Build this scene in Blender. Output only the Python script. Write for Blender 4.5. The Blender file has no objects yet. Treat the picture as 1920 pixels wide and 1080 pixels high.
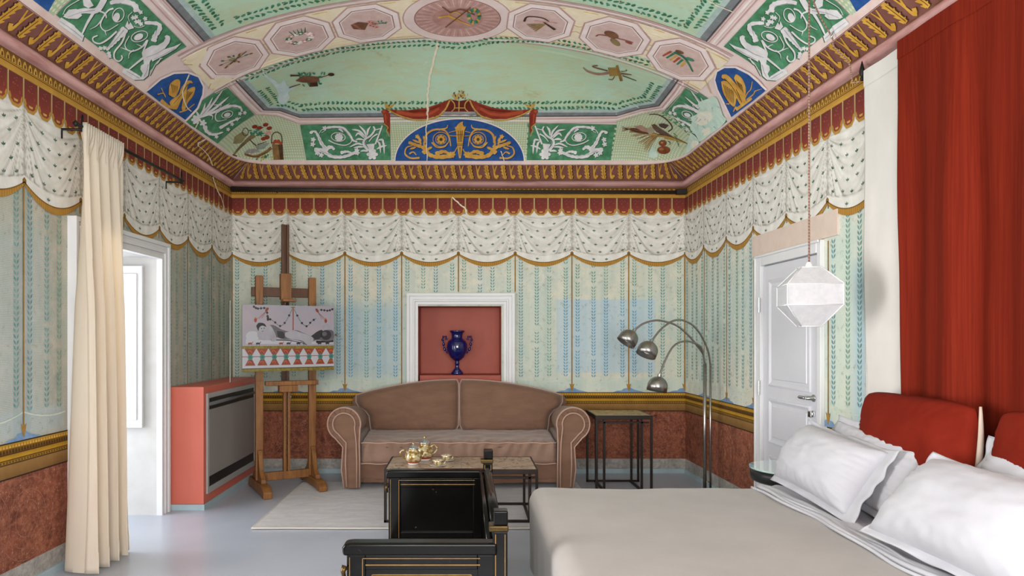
import bpy, bmesh, math, random
import numpy as np
from mathutils import Vector, Matrix, noise
from mathutils.geometry import tessellate_polygon

random.seed(7)
rng = np.random.RandomState(7)
sc = bpy.context.scene
COL = sc.collection

# ---------------------------------------------------------------- camera
F, CX, CY, EYE = 1300.0, 872.0, 632.0, 1.38      # measured from the photograph (1920x1080)
cam_d = bpy.data.cameras.new('camera')
cam_d.sensor_width = 36.0
cam_d.lens = F / 1920 * 36.0
cam_d.shift_x = (960 - CX) / 1920
cam_d.shift_y = (CY - 540) / 1920
cam_d.clip_start = 0.05
cam = bpy.data.objects.new('camera', cam_d)
cam.location = (0, 0, EYE)
cam.rotation_euler = (math.pi / 2, 0, 0)
COL.objects.link(cam)
sc.camera = cam

# ---------------------------------------------------------------- world, lights, exposure
w = bpy.data.worlds.new('sky')
sc.world = w
w.use_nodes = True
bgn = w.node_tree.nodes['Background']
bgn.inputs[0].default_value = (0.80, 0.90, 1.0, 1)
bgn.inputs[1].default_value = 1.1

def area(name, loc, rot, sx, sy, power, col):
    d = bpy.data.lights.new(name, 'AREA')
    d.shape = 'RECTANGLE'; d.size = sx; d.size_y = sy
    d.energy = power; d.color = col
    o = bpy.data.objects.new(name, d)
    o.location = loc; o.rotation_euler = rot
    COL.objects.link(o)
    return o
# daylight at the french window in view, at the second window nearer the camera, fill light at an unseen opening added behind
area('window_daylight', (-3.9, 4.83, 1.45), (0, -math.pi / 2, 0), 2.6, 2.0, 58, (0.98, 0.985, 1.0))
area('near_window_daylight', (-2.98, 2.38, 1.15), (0, -math.pi / 2, 0), 2.0, 1.4, 88, (1.0, 0.985, 0.97))
area('rear_fill_light', (0.2, -1.35, 1.65), (math.pi / 2, 0, 0), 2.6, 2.0, 180, (1.0, 0.98, 0.96))

vs = sc.view_settings
vs.view_transform = 'Standard'; vs.look = 'None'; vs.gamma = 1.0
vs.use_curve_mapping = False
vs.exposure = 0.72

# ---------------------------------------------------------------- room measures
YB, YN = 7.035, -0.9
def xl(Y): return -2.37 + 15 / 1300 * (Y - YB)
def xr(Y): return 2.235 - 14 / 1300 * (Y - YB)
INS, ZV, RISE = 0.136, 3.097, 0.67

def at(px, py, Y):
    return Vector(((px - CX) / F * Y, Y, EYE - (py - CY) / F * Y))

def smin(a, b, k):
    h = np.maximum(k - np.abs(a - b), 0) / k
    return np.minimum(a, b) - h * h * k / 4

def vault_d(X, Y):
    a = np.minimum(X - (xl(Y) + INS), (xr(Y) - INS) - X)
    db = (YB - INS) - Y
    dn = Y - (YN + INS)
    db = db + 0.5 * np.maximum(db - .35, 0) ** 1.5
    dn = dn + 0.5 * np.maximum(dn - .35, 0) ** 1.5
    return smin(a, np.minimum(db, dn), 0.45)

def vault_z(X, Y):
    t = np.clip(vault_d(X, Y) / 2.2, 0, 1)
    return ZV + RISE * (1 - (1 - t) ** 2) ** 0.7

def vault_n(X, Y):
    e = 0.004
    gx = (vault_z(X + e, Y) - vault_z(X - e, Y)) / (2 * e)
    gy = (vault_z(X, Y + e) - vault_z(X, Y - e)) / (2 * e)
    n = np.stack([gx, gy, -np.ones_like(gx)], -1)
    return n / np.linalg.norm(n, axis=-1, keepdims=True)

def ray_vault(P):
    """photo pixels -> plan (X,Y) on the vault"""
    P = np.asarray(P, float)
    ax = (P[:, 0] - CX) / F
    az = (CY - P[:, 1]) / F
    lo = np.full(len(P), 2.0); hi = np.full(len(P), np.nan)
    prev = lo.copy()
    for Y in np.linspace(2.0, YB - .02, 70):
        z = EYE + az * Y
        hit = (z > vault_z(ax * Y, np.full(len(P), Y))) & np.isnan(hi)
        # past the edge of the vault counts as a hit as well
        out = (np.abs(ax * Y) > 2.45) & np.isnan(hi)
        hi[hit | out] = Y
        lo = np.where(np.isnan(hi), Y, lo)
    hi = np.where(np.isnan(hi), YB - .02, hi)
    for _ in range(24):
        m = (lo + hi) / 2
        above = (EYE + az * m) > vault_z(ax * m, m)
        hi = np.where(above, m, hi); lo = np.where(above, lo, m)
    m = (lo + hi) / 2
    return np.stack([ax * m, m], -1)

def plan_to_vault(XY, off):
    X, Y = XY[:, 0], XY[:, 1]
    # keep decals on the vault proper
    for _ in range(6):
        d = vault_d(X, Y); bad = d < 0.004
        if not bad.any(): break
        e = 1e-3
        gx = (vault_d(X + e, Y) - d) / e; gy = (vault_d(X, Y + e) - d) / e
        g2 = np.maximum(gx * gx + gy * gy, .3)
        X = np.where(bad, X + gx / g2 * (0.005 - d), X)
        Y = np.where(bad, Y + gy / g2 * (0.005 - d), Y)
    z = vault_z(X, Y)
    return np.stack([X, Y, z], -1) + vault_n(X, Y) * np.asarray(off)[:, None]

MIRX = -0.067
def proj_px(P, off): return plan_to_vault(ray_vault(P), off)
def proj_px_mir(P, off):
    q = ray_vault(P); q[:, 0] = 2 * MIRX - q[:, 0]
    return plan_to_vault(q, off)
def proj_plan(P, off): return plan_to_vault(np.array(P, float), off)
def proj_back(P, off):      # (x, z) on the back wall
    P = np.asarray(P); return np.stack([P[:, 0], YB - np.asarray(off), P[:, 1]], -1)
def proj_backpx(P, off):
    P = np.asarray(P, float); return np.stack([(P[:, 0] - CX) / F * YB, YB - np.asarray(off), EYE - (P[:, 1] - CY) / F * YB], -1)
def proj_left(P, off):      # (Y, z)
    P = np.asarray(P); return np.stack([xl(P[:, 0]) + np.asarray(off), P[:, 0], P[:, 1]], -1)
def proj_right(P, off):
    P = np.asarray(P); return np.stack([xr(P[:, 0]) - np.asarray(off), P[:, 0], P[:, 1]], -1)

# ---------------------------------------------------------------- colours and materials
def lin(c): return c / 12.92 if c <= .04045 else ((c + .055) / 1.055) ** 2.4
def S(h, a=1):
    h = h.lstrip('#')
    return tuple(lin(int(h[i:i + 2], 16) / 255) for i in (0, 2, 4)) + (a,)

MATS = {}
class NT:
    def __init__(s, m):
        s.m = m; m.use_nodes = True; s.t = m.node_tree
        s.b = s.t.nodes['Principled BSDF']; s.out = s.t.nodes['Material Output']
    def n(s, typ, **kw):
        nd = s.t.nodes.new(typ)
        for k, v in kw.items(): setattr(nd, k, v)
        return nd
    def l(s, a, b): s.t.links.new(a, b)
    def setv(s, sock, v):
        if hasattr(v, 'is_output') or isinstance(v, bpy.types.NodeSocket): s.l(v, sock)
        else: sock.default_value = v
    def math(s, op, a, b=None, c=None, clamp=False):
        nd = s.n('ShaderNodeMath', operation=op, use_clamp=clamp)
        s.setv(nd.inputs[0], a)
        if b is not None: s.setv(nd.inputs[1], b)
        if c is not None: s.setv(nd.inputs[2], c)
        return nd.outputs[0]
    def mix(s, fac, a, b, typ='MIX'):
        nd = s.n('ShaderNodeMix', data_type='RGBA', blend_type=typ)
        s.setv(nd.inputs[0], fac); s.setv(nd.inputs[6], a); s.setv(nd.inputs[7], b)
        return nd.outputs[2]
    def coord(s, kind='Object', scale=(1, 1, 1), rot=(0, 0, 0)):
        tc = s.n('ShaderNodeTexCoord'); mp = s.n('ShaderNodeMapping')
        mp.inputs['Scale'].default_value = scale; mp.inputs['Rotation'].default_value = rot
        s.l(tc.outputs[kind], mp.inputs[0]); return mp.outputs[0]
    def noise(s, vec, scale, detail=4, rough=.6, dist=0):
        nd = s.n('ShaderNodeTexNoise')
        nd.inputs['Scale'].default_value = scale; nd.inputs['Detail'].default_value = detail
        nd.inputs['Roughness'].default_value = rough; nd.inputs['Distortion'].default_value = dist
        s.l(vec, nd.inputs['Vector']); return nd.outputs[0]
    def ramp(s, fac, p0, p1, a=(0, 0, 0, 1), b=(1, 1, 1, 1)):
        nd = s.n('ShaderNodeValToRGB'); e = nd.color_ramp.elements
        e[0].position = p0; e[1].position = p1; e[0].color = a; e[1].color = b
        s.setv(nd.inputs[0], fac); return nd.outputs[0]
    def sep(s, vec):
        nd = s.n('ShaderNodeSeparateXYZ'); s.l(vec, nd.inputs[0]); return nd.outputs
    def bump(s, h, strength, dist=.01):
        nd = s.n('ShaderNodeBump'); nd.inputs['Strength'].default_value = strength
        nd.inputs['Distance'].default_value = dist
        s.setv(nd.inputs['Height'], h); s.l(nd.outputs[0], s.b.inputs['Normal'])

def mat(name, c1, c2=None, scale=6, rough=.6, metal=0, lo=.35, hi=.7, bump=0, bscale=None, detail=5,
        stretch=(1, 1, 1), coat=0, sheen=0, spec=None, trans=0):
    if name in MATS: return MATS[name]
    m = bpy.data.materials.new(name); t = NT(m)
    a = S(c1) if isinstance(c1, str) else c1
    b = a if c2 is None else (S(c2) if isinstance(c2, str) else c2)
    v = t.coord(scale=stretch)
    nz = t.noise(v, scale, detail)
    t.l(t.mix(t.ramp(nz, lo, hi), a, b), t.b.inputs['Base Color'])
    t.b.inputs['Roughness'].default_value = rough
    t.b.inputs['Metallic'].default_value = metal
    if coat: t.b.inputs['Coat Weight'].default_value = coat
    if sheen: t.b.inputs['Sheen Weight'].default_value = sheen
    if spec is not None: t.b.inputs['Specular IOR Level'].default_value = spec
    if trans: t.b.inputs['Transmission Weight'].default_value = trans
    if bump: t.bump(t.noise(v, bscale or scale * 3, 4), bump)
    m.diffuse_color = a
    MATS[name] = m
    return m

def paint(h, h2=None, name=None):
    """worn fresco paint"""
    return mat(name or 'paint_' + h.strip('#'), h, h2 or shade(h, 1.18), scale=14, rough=.85, detail=8, lo=.38, hi=.68, spec=.2)

def shade(h, f):
    h = h.lstrip('#')
    return '#' + ''.join('%02x' % max(0, min(255, int(int(h[i:i + 2], 16) * f))) for i in (0, 2, 4))

def vcol_mat(name='fresco_colour'):
    if name in MATS: return MATS[name]
    m = bpy.data.materials.new(name); t = NT(m)
    at_ = t.n('ShaderNodeVertexColor'); at_.layer_name = 'Col'
    v = t.coord()
    nz = t.noise(v, 9, 8, .65)
    f = t.ramp(nz, .3, .72, (.82, .81, .78, 1), (1.08, 1.08, 1.06, 1))
    t.l(t.mix(1.0, at_.outputs[0], f, 'MULTIPLY'), t.b.inputs['Base Color'])
    t.b.inputs['Roughness'].default_value = .85
    t.b.inputs['Specular IOR Level'].default_value = .2
    MATS[name] = m
    return m

# ---------------------------------------------------------------- object helpers
def props(o, label=None, cat=None, group=None, kind=None):
    if label: o['label'] = label
    if cat: o['category'] = cat
    if group: o['group'] = group
    if kind: o['kind'] = kind
    return o

def link(name, me, parent=None):
    o = bpy.data.objects.new(name, me); COL.objects.link(o)
    if parent is not None: o.parent = parent
    return o

def thing(name, label, cat, loc=(0, 0, 0), rz=0, group=None, kind=None):
    o = bpy.data.objects.new(name, None); COL.objects.link(o)
    o.location = loc; o.rotation_euler = (0, 0, rz)
    o.empty_display_size = .1
    return props(o, label, cat, group, kind)

class MB:
    """collects geometry for ONE mesh object"""
    def __init__(s): s.v = []; s.f = []; s.m = []; s.cur = 0
    def add(s, vs, fs):
        b = len(s.v); s.v += [tuple(p) for p in vs]
        s.f += [tuple(i + b for i in q) for q in fs]; s.m += [s.cur] * len(fs); return s
    def box(s, x0, x1, y0, y1, z0, z1):
        x0, x1 = min(x0, x1), max(x0, x1); y0, y1 = min(y0, y1), max(y0, y1); z0, z1 = min(z0, z1), max(z0, z1)
        return s.add([(x0, y0, z0), (x1, y0, z0), (x1, y1, z0), (x0, y1, z0), (x0, y0, z1), (x1, y0, z1), (x1, y1, z1), (x0, y1, z1)],
                     [(0, 3, 2, 1), (4, 5, 6, 7), (0, 1, 5, 4), (1, 2, 6, 5), (2, 3, 7, 6), (3, 0, 4, 7)])
    def bar(s, a, b, wx, wy, up=(0, 0, 1)):
        a, b = Vector(a), Vector(b); d = (b - a).normalized(); u = Vector(up)
        if abs(d.dot(u)) > .98: u = Vector((0, 1, 0))
        x = d.cross(u).normalized() * wx / 2; y = d.cross(x).normalized() * wy / 2
        return s.add([a - x - y, a + x - y, a + x + y, a - x + y, b - x - y, b + x - y, b + x + y, b - x + y],
                     [(0, 3, 2, 1), (4, 5, 6, 7), (0, 1, 5, 4), (1, 2, 6, 5), (2, 3, 7, 6), (3, 0, 4, 7)])
    def lathe(s, prof, c=(0, 0, 0), n=24, cap=True):
        c = Vector(c); vs = []; fs = []
        for r, z in prof:
            for i in range(n):
                a = 2 * math.pi * i / n; vs.append((c.x + r * math.cos(a), c.y + r * math.sin(a), c.z + z))
        for k in range(len(prof) - 1):
            for i in range(n):
                j = (i + 1) % n; fs.append((k * n + i, k * n + j, (k + 1) * n + j, (k + 1) * n + i))
        if cap:
            fs.append(tuple(reversed(range(n)))); fs.append(tuple(range((len(prof) - 1) * n, len(prof) * n)))
        return s.add(vs, fs)
    def tube(s, pts, r, n=8, closed=False, cap=True):
        pts = [Vector(p) for p in pts]; N = len(pts)
        rs = r if isinstance(r, (list, tuple)) else [r] * N
        vs = []; fs = []; ref = None
        for i, p in enumerate(pts):
            if closed: d = (pts[(i + 1) % N] - pts[i - 1]).normalized()
            else: d = (pts[min(i + 1, N - 1)] - pts[max(i - 1, 0)]).normalized()
            if ref is None:
                ref = Vector((0, 0, 1)) if abs(d.z) < .9 else Vector((1, 0, 0))
            x = (ref - d * ref.dot(d)).normalized(); y = d.cross(x); ref = x
            for k in range(n):
                a = 2 * math.pi * k / n; vs.append(p + (x * math.cos(a) + y * math.sin(a)) * rs[i])
        M = N if closed else N - 1
        for i in range(M):
            for k in range(n):
                j = (i + 1) % N; l = (k + 1) % n
                fs.append((i * n + k, i * n + l, j * n + l, j * n + k))
        if cap and not closed:
            fs.append(tuple(reversed(range(n)))); fs.append(tuple(range((N - 1) * n, N * n)))
        return s.add(vs, fs)
    def prism(s, poly, axis, a, b):
        """extrude a 2D polygon along an axis between a and b"""
        def P(p, t):
            return {'x': (t, p[0], p[1]), 'y': (p[0], t, p[1]), 'z': (p[0], p[1], t)}[axis]
        n = len(poly)
        vs = [P(p, a) for p in poly] + [P(p, b) for p in poly]
        fs = [tuple(range(n)), tuple(reversed(range(n, 2 * n)))]
        fs += [(i, (i + 1) % n, n + (i + 1) % n, n + i) for i in range(n)]
        return s.add(vs, fs)
    def grid(s, fn, nu, nv, closeu=False):
        vs = [fn(i / (nu if closeu else nu - 1), j / (nv - 1)) for j in range(nv) for i in range(nu)]
        fs = []
        for j in range(nv - 1):
            for i in range(nu if closeu else nu - 1):
                k = (i + 1) % nu
                fs.append((j * nu + i, j * nu + k, (j + 1) * nu + k, (j + 1) * nu + i))
        return s.add(vs, fs)
    def rbox(s, x0, x1, y0, y1, z0, z1, r, n=6, m=3, disp=None):
        """rounded box: cube grid with n inner cells per side and m cells per rounding"""
        c = Vector(((x0 + x1) / 2, (y0 + y1) / 2, (z0 + z1) / 2))
        h = Vector((abs(x1 - x0) / 2, abs(y1 - y0) / 2, abs(z1 - z0) / 2))
        r = min(r, h.x * .98, h.y * .98, h.z * .98)
        def ticks(H):
            # outer cube coordinate in [-1,1] -> (inner pos, direction comp)
            t = []
            for i in range(m): t.append((-(H - r), -math.tan(math.pi / 4 * (m - i) / m)))
            for i in range(n + 1): t.append((-(H - r) + 2 * (H - r) * i / n, 0.0))
            for i in range(1, m + 1): t.append((H - r, math.tan(math.pi / 4 * i / m)))
            return t
        T = [ticks(h.x), ticks(h.y), ticks(h.z)]
        idx = {}; vs = []; fs = []
        K = [len(q) for q in T]
        def vert(i, j, k):
            key = (i, j, k)
            if key in idx: return idx[key]
            a = [T[0][i], T[1][j], T[2][k]]
            d = Vector((a[0][1], a[1][1], a[2][1]))
            if d.length < 1e-9: d = Vector((0, 0, 1))
            d.normalize()
            p = Vector((a[0][0], a[1][0], a[2][0])) + d * r + c
            if disp: p = Vector(disp(p, d))
            idx[key] = len(vs); vs.append(p); return idx[key]
        for ax in range(3):
            o = [q for q in range(3) if q != ax]
            for side in (0, K[ax] - 1):
                for i in range(K[o[0]] - 1):
                    for j in range(K[o[1]] - 1):
                        q = []
                        for (a, b) in ((i, j), (i + 1, j), (i + 1, j + 1), (i, j + 1)):
                            t = [0, 0, 0]; t[ax] = side; t[o[0]] = a; t[o[1]] = b; q.append(vert(*t))
                        flip = (side == 0) != (ax == 1)
                        fs.append(tuple(reversed(q)) if flip else tuple(q))
        return s.add(vs, fs)
    def puff(s, outline, thick, rings=8, p=2.4, axis='y', y0=0.0, disp=None, flat_back=False, fn=None):
        """cushion: closed outline (x,z) puffed along y"""
        o = np.array(outline, float); c = o.mean(0); n = len(o); vs = []; fs = []
        def ring(k, sgn):
            t = 1 - k / rings
            th = thick / 2 * (1 - t ** p) ** (1 / p)
            if flat_back and sgn > 0: th *= .3
            for q in o:
                x, z = c + (q - c) * t
                pt = (x, y0 + sgn * th, z)
                if disp: pt = disp(pt, t, sgn)
                vs.append(pt)
        for k in range(rings): ring(k, -1)
        c0 = len(vs); pt = (c[0], y0 - thick / 2, c[1]); vs.append(disp(pt, 0, -1) if disp else pt)
        for k in range(rings - 1):
            for i in range(n):
                j = (i + 1) % n; fs.append((k * n + i, k * n + j, (k + 1) * n + j, (k + 1) * n + i))
        for i in range(n): fs.append(((rings - 1) * n + i, (rings - 1) * n + (i + 1) % n, c0))
        b0 = len(vs)
        for k in range(1, rings): ring(k, 1)
        c1 = len(vs); pt = (c[0], y0 + thick / 2 * (.3 if flat_back else 1), c[1]); vs.append(disp(pt, 0, 1) if disp else pt)
        for i in range(n): j = (i + 1) % n; fs.append((j, i, b0 + i, b0 + j))
        for k in range(rings - 2):
            for i in range(n):
                j = (i + 1) % n; fs.append((b0 + k * n + j, b0 + k * n + i, b0 + (k + 1) * n + i, b0 + (k + 1) * n + j))
        L = b0 + (rings - 2) * n
        for i in range(n): fs.append((L + (i + 1) % n, L + i, c1))
        return s.add(vs, fs)
    def xf(s, M):
        s.v = [tuple(M @ Vector(p)) for p in s.v]; return s
    def mesh(s, name, mats, smooth=False, fix=True):
        me = bpy.data.meshes.new(name); me.from_pydata(s.v, [], s.f)
        if not isinstance(mats, (list, tuple)): mats = [mats]
        for q in mats: me.materials.append(q)
        if len(mats) > 1: me.polygons.foreach_set('material_index', s.m)
        if fix:
            bm = bmesh.new(); bm.from_mesh(me)
            bmesh.ops.recalc_face_normals(bm, faces=bm.faces); bm.to_mesh(me); bm.free()
        if smooth: me.polygons.foreach_set('use_smooth', [True] * len(me.polygons))
        me.update(); return me
    def build(s, name, mats, parent=None, smooth=False, bevel=0, segs=2, fix=True, subsurf=0):
        o = link(name, s.mesh(name, mats, smooth, fix), parent)
        if bevel:
            md = o.modifiers.new('bevel', 'BEVEL'); md.width = bevel; md.segments = segs
            md.limit_method = 'ANGLE'; md.angle_limit = math.radians(40)
            o.data.polygons.foreach_set('use_smooth', [True] * len(o.data.polygons))
            md.harden_normals = True
        if subsurf:
            md = o.modifiers.new('sub', 'SUBSURF'); md.levels = md.render_levels = subsurf
        return o

def cat_rom(pts, n=8):
    P = [np.array(p, float) for p in pts]
    if len(P) < 3: return [P[0] + (P[-1] - P[0]) * i / n for i in range(n + 1)]
    P = [2 * P[0] - P[1]] + P + [2 * P[-1] - P[-2]]; out = []
    for i in range(1, len(P) - 2):
        a, b, c, d = P[i - 1:i + 3]
        for k in range(n):
            t = k / n
            out.append(.5 * (2 * b + (c - a) * t + (2 * a - 5 * b + 4 * c - d) * t * t + (3 * b - a - 3 * c + d) * t ** 3))
    out.append(P[-2]); return out

class Paint:
    """painted decoration lying on a wall or on the vault: flat shapes, one mesh with several paints"""
    def __init__(s, proj, tf=(0, 0, 1), maxe=14.0, base=.003, step=.0009, mirror=None):
        s.proj = proj; s.tf = tf; s.maxe = maxe; s.base = base; s.step = step; s.mirror = mirror
        s.V = []; s.L = []; s.Fc = []; s.M = []; s.mats = []; s.n = 0; s.lay = 0
    def T(s, pts):
        p = np.array(pts, float).reshape(-1, 2)
        q = np.stack([s.tf[0] + p[:, 0] / s.tf[2], s.tf[1] + p[:, 1] / s.tf[2]], -1)
        if s.mirror is not None: q[:, 0] = 2 * s.mirror - q[:, 0]
        return q
    def mi(s, m):
        if isinstance(m, str): m = paint(m)
        if m not in s.mats: s.mats.append(m)
        return s.mats.index(m)
    def raw(s, q, faces, m, lay=None):
        k = s.mi(m); s.V.append(q); s.L.append(np.full(len(q), s.lay if lay is None else lay))
        s.Fc += [tuple(i + s.n for i in f) for f in faces]; s.M += [k] * len(faces); s.n += len(q)
    def poly(s, pts, m, lay=None, smooth=False, raw=False):
        if smooth: pts = cat_rom(list(pts) + [pts[0]], 4)[:-1]
        q = np.array(pts, float) if raw else s.T(pts)
        tris = [tuple(t) for t in tessellate_polygon([[Vector((a, b, 0)) for a, b in q]])]
        V = [tuple(p) for p in q]
        for _ in range(7):
            L = max(max(math.dist(V[t[i]], V[t[(i + 1) % 3]]) for i in range(3)) for t in tris)
            if L <= s.maxe or len(tris) > 6000: break
            mid = {}; nt = []
            def M(a, b):
                key = (min(a, b), max(a, b))
                if key not in mid:
                    mid[key] = len(V); V.append(((V[a][0] + V[b][0]) / 2, (V[a][1] + V[b][1]) / 2))
                return mid[key]
            # split only edges that are too long, keep the mesh conforming
            for t in tris:
                e = [math.dist(V[t[i]], V[t[(i + 1) % 3]]) > s.maxe for i in range(3)]
                a, b, c = t; k = sum(e)
                if k == 0: nt.append(t)
                elif k == 3:
                    x, y, z = M(a, b), M(b, c), M(c, a); nt += [(a, x, z), (x, b, y), (z, y, c), (x, y, z)]
                else:
                    while not (e[0] and (k == 1 or e[1])):
                        a, b, c = b, c, a; e = e[1:] + e[:1]
                    if k == 1:
                        x = M(a, b); nt += [(a, x, c), (x, b, c)]
                    else:
                        x, y = M(a, b), M(b, c); nt += [(x, b, y), (a, x, y), (a, y, c)]
            tris = nt
        s.raw(np.array(V), tris, m, lay); return s
    def stroke(s, pts, w0, w1, m, lay=None, leaf=False, smooth=True, n=6, lobes=0, closed=False):
        p = np.array(cat_rom(pts, n) if smooth else pts, float); N = len(p)
        d = np.gradient(p, axis=0)
        if closed: d[0] = d[-1] = p[1] - p[-2]
        d /= np.maximum(np.linalg.norm(d, axis=1, keepdims=True), 1e-9)
        nn = np.stack([-d[:, 1], d[:, 0]], -1); t = np.linspace(0, 1, N)
        wd = w0 + (w1 - w0) * t
        if leaf: wd = w0 * np.sin(np.pi * np.clip(t * .92 + .06, 0, 1)) ** .7
        if lobes: wd = wd * (1 + .35 * np.abs(np.sin(np.pi * t * lobes)) - .2)
        a = p + nn * wd[:, None] / 2; b = p - nn * wd[:, None] / 2
        q = s.T(np.concatenate([a, b]))
        s.raw(q, [(i, i + 1, N + i + 1, N + i) for i in range(N - 1)], m, lay); return s
    def ell(s, c, rx, ry, m, lay=None, rot=0, n=14):
        a = np.arange(n) * 2 * np.pi / n; cr, sr = math.cos(rot), math.sin(rot)
        x = rx * np.cos(a); y = ry * np.sin(a)
        pts = np.stack([c[0] + x * cr - y * sr, c[1] + x * sr + y * cr], -1)
        if max(rx, ry) / s.tf[2] > s.maxe: return s.poly(pts, m, lay)
        q = s.T(np.concatenate([pts, [c]]))
        s.raw(q, [(i, (i + 1) % n, n) for i in range(n)], m, lay); return s
    def ring(s, c, rx, ry, wd, m, lay=None, rot=0, n=28, a0=0, a1=2 * math.pi):
        a = np.linspace(a0, a1, n); cr, sr = math.cos(rot), math.sin(rot)
        x = rx * np.cos(a); y = ry * np.sin(a)
        return s.stroke(np.stack([c[0] + x * cr - y * sr, c[1] + x * sr + y * cr], -1), wd, wd, m, lay, smooth=False, closed=(a1 - a0 > 6.28))
    def flower(s, c, r, m, m2=None, lay=None, n=6):
        for i in range(n):
            a = i * 2 * math.pi / n; s.ell((c[0] + r * .6 * math.cos(a), c[1] + r * .6 * math.sin(a)), r * .45, r * .35, m, lay, a, 7)
        s.ell(c, r * .4, r * .4, m2 or m, (s.lay if lay is None else lay) + .5, n=7); return s
    def build(s, name, parent=None):
        V = np.concatenate(s.V); off = s.base + s.step * np.concatenate(s.L)
        P = s.proj(V, off)
        me = bpy.data.meshes.new(name); me.from_pydata([tuple(p) for p in P], [], s.Fc)
        for q in s.mats: me.materials.append(q)
        me.polygons.foreach_set('material_index', s.M); me.update()
        return link(name, me, parent)

def colmesh(name, V, Fs, C, mats=None):
    """mesh with a per-vertex colour attribute (paint colours, linear)"""
    me = bpy.data.meshes.new(name); me.from_pydata([tuple(v) for v in V], [], Fs)
    ca = me.color_attributes.new('Col', 'FLOAT_COLOR', 'POINT')
    ca.data.foreach_set('color', np.concatenate([np.asarray(C, float)[:, :3], np.ones((len(C), 1))], 1).ravel())
    me.materials.append(mats or vcol_mat()); me.update(); return me
# ================================================================ THE ROOM SHELL
def wall_material(name, axis, blue=(), tone=1.0, base=('#d2cfbd', '#c6cfc4', '#acbfbc', '#ded7c6')):
    m = bpy.data.materials.new(name); t = NT(m)
    v = t.coord(); x, y, z = t.sep(v)
    u = x if axis == 'x' else y
    big = t.noise(v, 1.6, 7, .65); mid = t.noise(v, 7, 8, .7); fine = t.noise(v, 60, 4, .7)
    vs_ = t.noise(t.coord(scale=(9, 9, .55)), 1.0, 6, .7)
    col = t.mix(t.ramp(big, .36, .64), S(base[0]), S(base[1]))
    col = t.mix(t.math('MULTIPLY', t.ramp(vs_, .42, .66), .5), col, S(base[2]))
    col = t.mix(t.math('MULTIPLY', t.ramp(mid, .48, .66), .8), col, S(base[3]))
    def box(u0, u1, z0, z1, so=.03):
        def edge(q, a, b):
            lo = t.n('ShaderNodeMapRange', interpolation_type='SMOOTHSTEP'); t.l(q, lo.inputs[0])
            lo.inputs[1].default_value = a - so; lo.inputs[2].default_value = a + so
            hi = t.n('ShaderNodeMapRange', interpolation_type='SMOOTHSTEP'); t.l(q, hi.inputs[0])
            hi.inputs[1].default_value = b - so; hi.inputs[2].default_value = b + so
            return t.math('SUBTRACT', lo.outputs[0], hi.outputs[0], clamp=True)
        return t.math('MULTIPLY', edge(u, u0, u1), edge(z, z0, z1))
    for (u0, u1, z0, z1, so, c, k) in blue:
        f = t.math('MULTIPLY', box(u0, u1, z0, z1, so), t.math('MULTIPLY', t.ramp(mid, .25, .75, (.45,) * 3 + (1,), (1, 1, 1, 1)), k))
        col = t.mix(f, col, S(c))
    # fine painted hatching, in vertical bands
    wv = t.n('ShaderNodeTexWave', bands_direction='Z'); t.l(v, wv.inputs['Vector'])
    wv.inputs['Scale'].default_value = 34; wv.inputs['Distortion'].default_value = .6
    ub = t.math('PINGPONG', u, .145)
    hatch = t.math('MULTIPLY', t.math('GREATER_THAN', ub, .075), t.ramp(wv.outputs[1], .45, .75))
    col = t.mix(t.math('MULTIPLY', hatch, .26), col, S('#e6e8da'))
    col = t.mix(t.math('MULTIPLY', t.ramp(fine, .6, .72), .45), col, S('#dcd8c6'))
    col = t.mix(t.math('MULTIPLY', t.ramp(t.noise(v, 22, 7, .75), .56, .68), .55), col, S('#8b8568'))
    # red dado
    dn = t.noise(v, 5, 9, .72, .6); dn2 = t.noise(v, 28, 8, .75)
    red = t.mix(t.ramp(dn, .3, .68), S('#5e2f25'), S('#985740'))
    red = t.mix(t.math('MULTIPLY', t.ramp(dn2, .46, .62), .7), red, S('#ab6e52'))
    red = t.mix(t.math('MULTIPLY', t.ramp(t.noise(v, 75, 5, .8), .56, .66), .7), red, S('#c9a08a'))
    red = t.mix(t.math('MULTIPLY', t.ramp(t.noise(v, 11, 7, .75), .52, .66), .6), red, S('#3f1f19'))
    col = t.mix(t.math('LESS_THAN', t.math('ADD', z, t.math('MULTIPLY', dn2, .006)), .632), col, red)
    gry = t.mix(t.ramp(dn2, .35, .65), S('#8d8883'), S('#b9b4ae'))
    gry = t.mix(t.math('MULTIPLY', t.ramp(dn, .5, .7), .6), gry, S('#6f6f72'))
    col = t.mix(t.math('LESS_THAN', t.math('ADD', z, t.math('MULTIPLY', dn2, .012)), .152), col, gry)
    if tone != 1: col = t.mix(1.0, col, (tone, tone, tone, 1), 'MULTIPLY')
    t.l(col, t.b.inputs['Base Color'])
    t.b.inputs['Roughness'].default_value = .82; t.b.inputs['Specular IOR Level'].default_value = .25
    t.bump(t.math('ADD', mid, t.math('MULTIPLY', fine, .3)), .25, .006)
    MATS[name] = m; return m

def wall_faces(mb, pt, u0, u1, z0, z1, holes):
    us = sorted({u0, u1, *[h[0] for h in holes], *[h[1] for h in holes]})
    zs = sorted({z0, z1, *[h[2] for h in holes], *[h[3] for h in holes]})
    for i in range(len(us) - 1):
        for j in range(len(zs) - 1):
            cu, cz = (us[i] + us[i + 1]) / 2, (zs[j] + zs[j + 1]) / 2
            if any(h[0] < cu < h[1] and h[2] < cz < h[3] for h in holes): continue
            mb.add([pt(us[i], zs[j]), pt(us[i + 1], zs[j]), pt(us[i + 1], zs[j + 1]), pt(us[i], zs[j + 1])], [(0, 1, 2, 3)])

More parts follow.
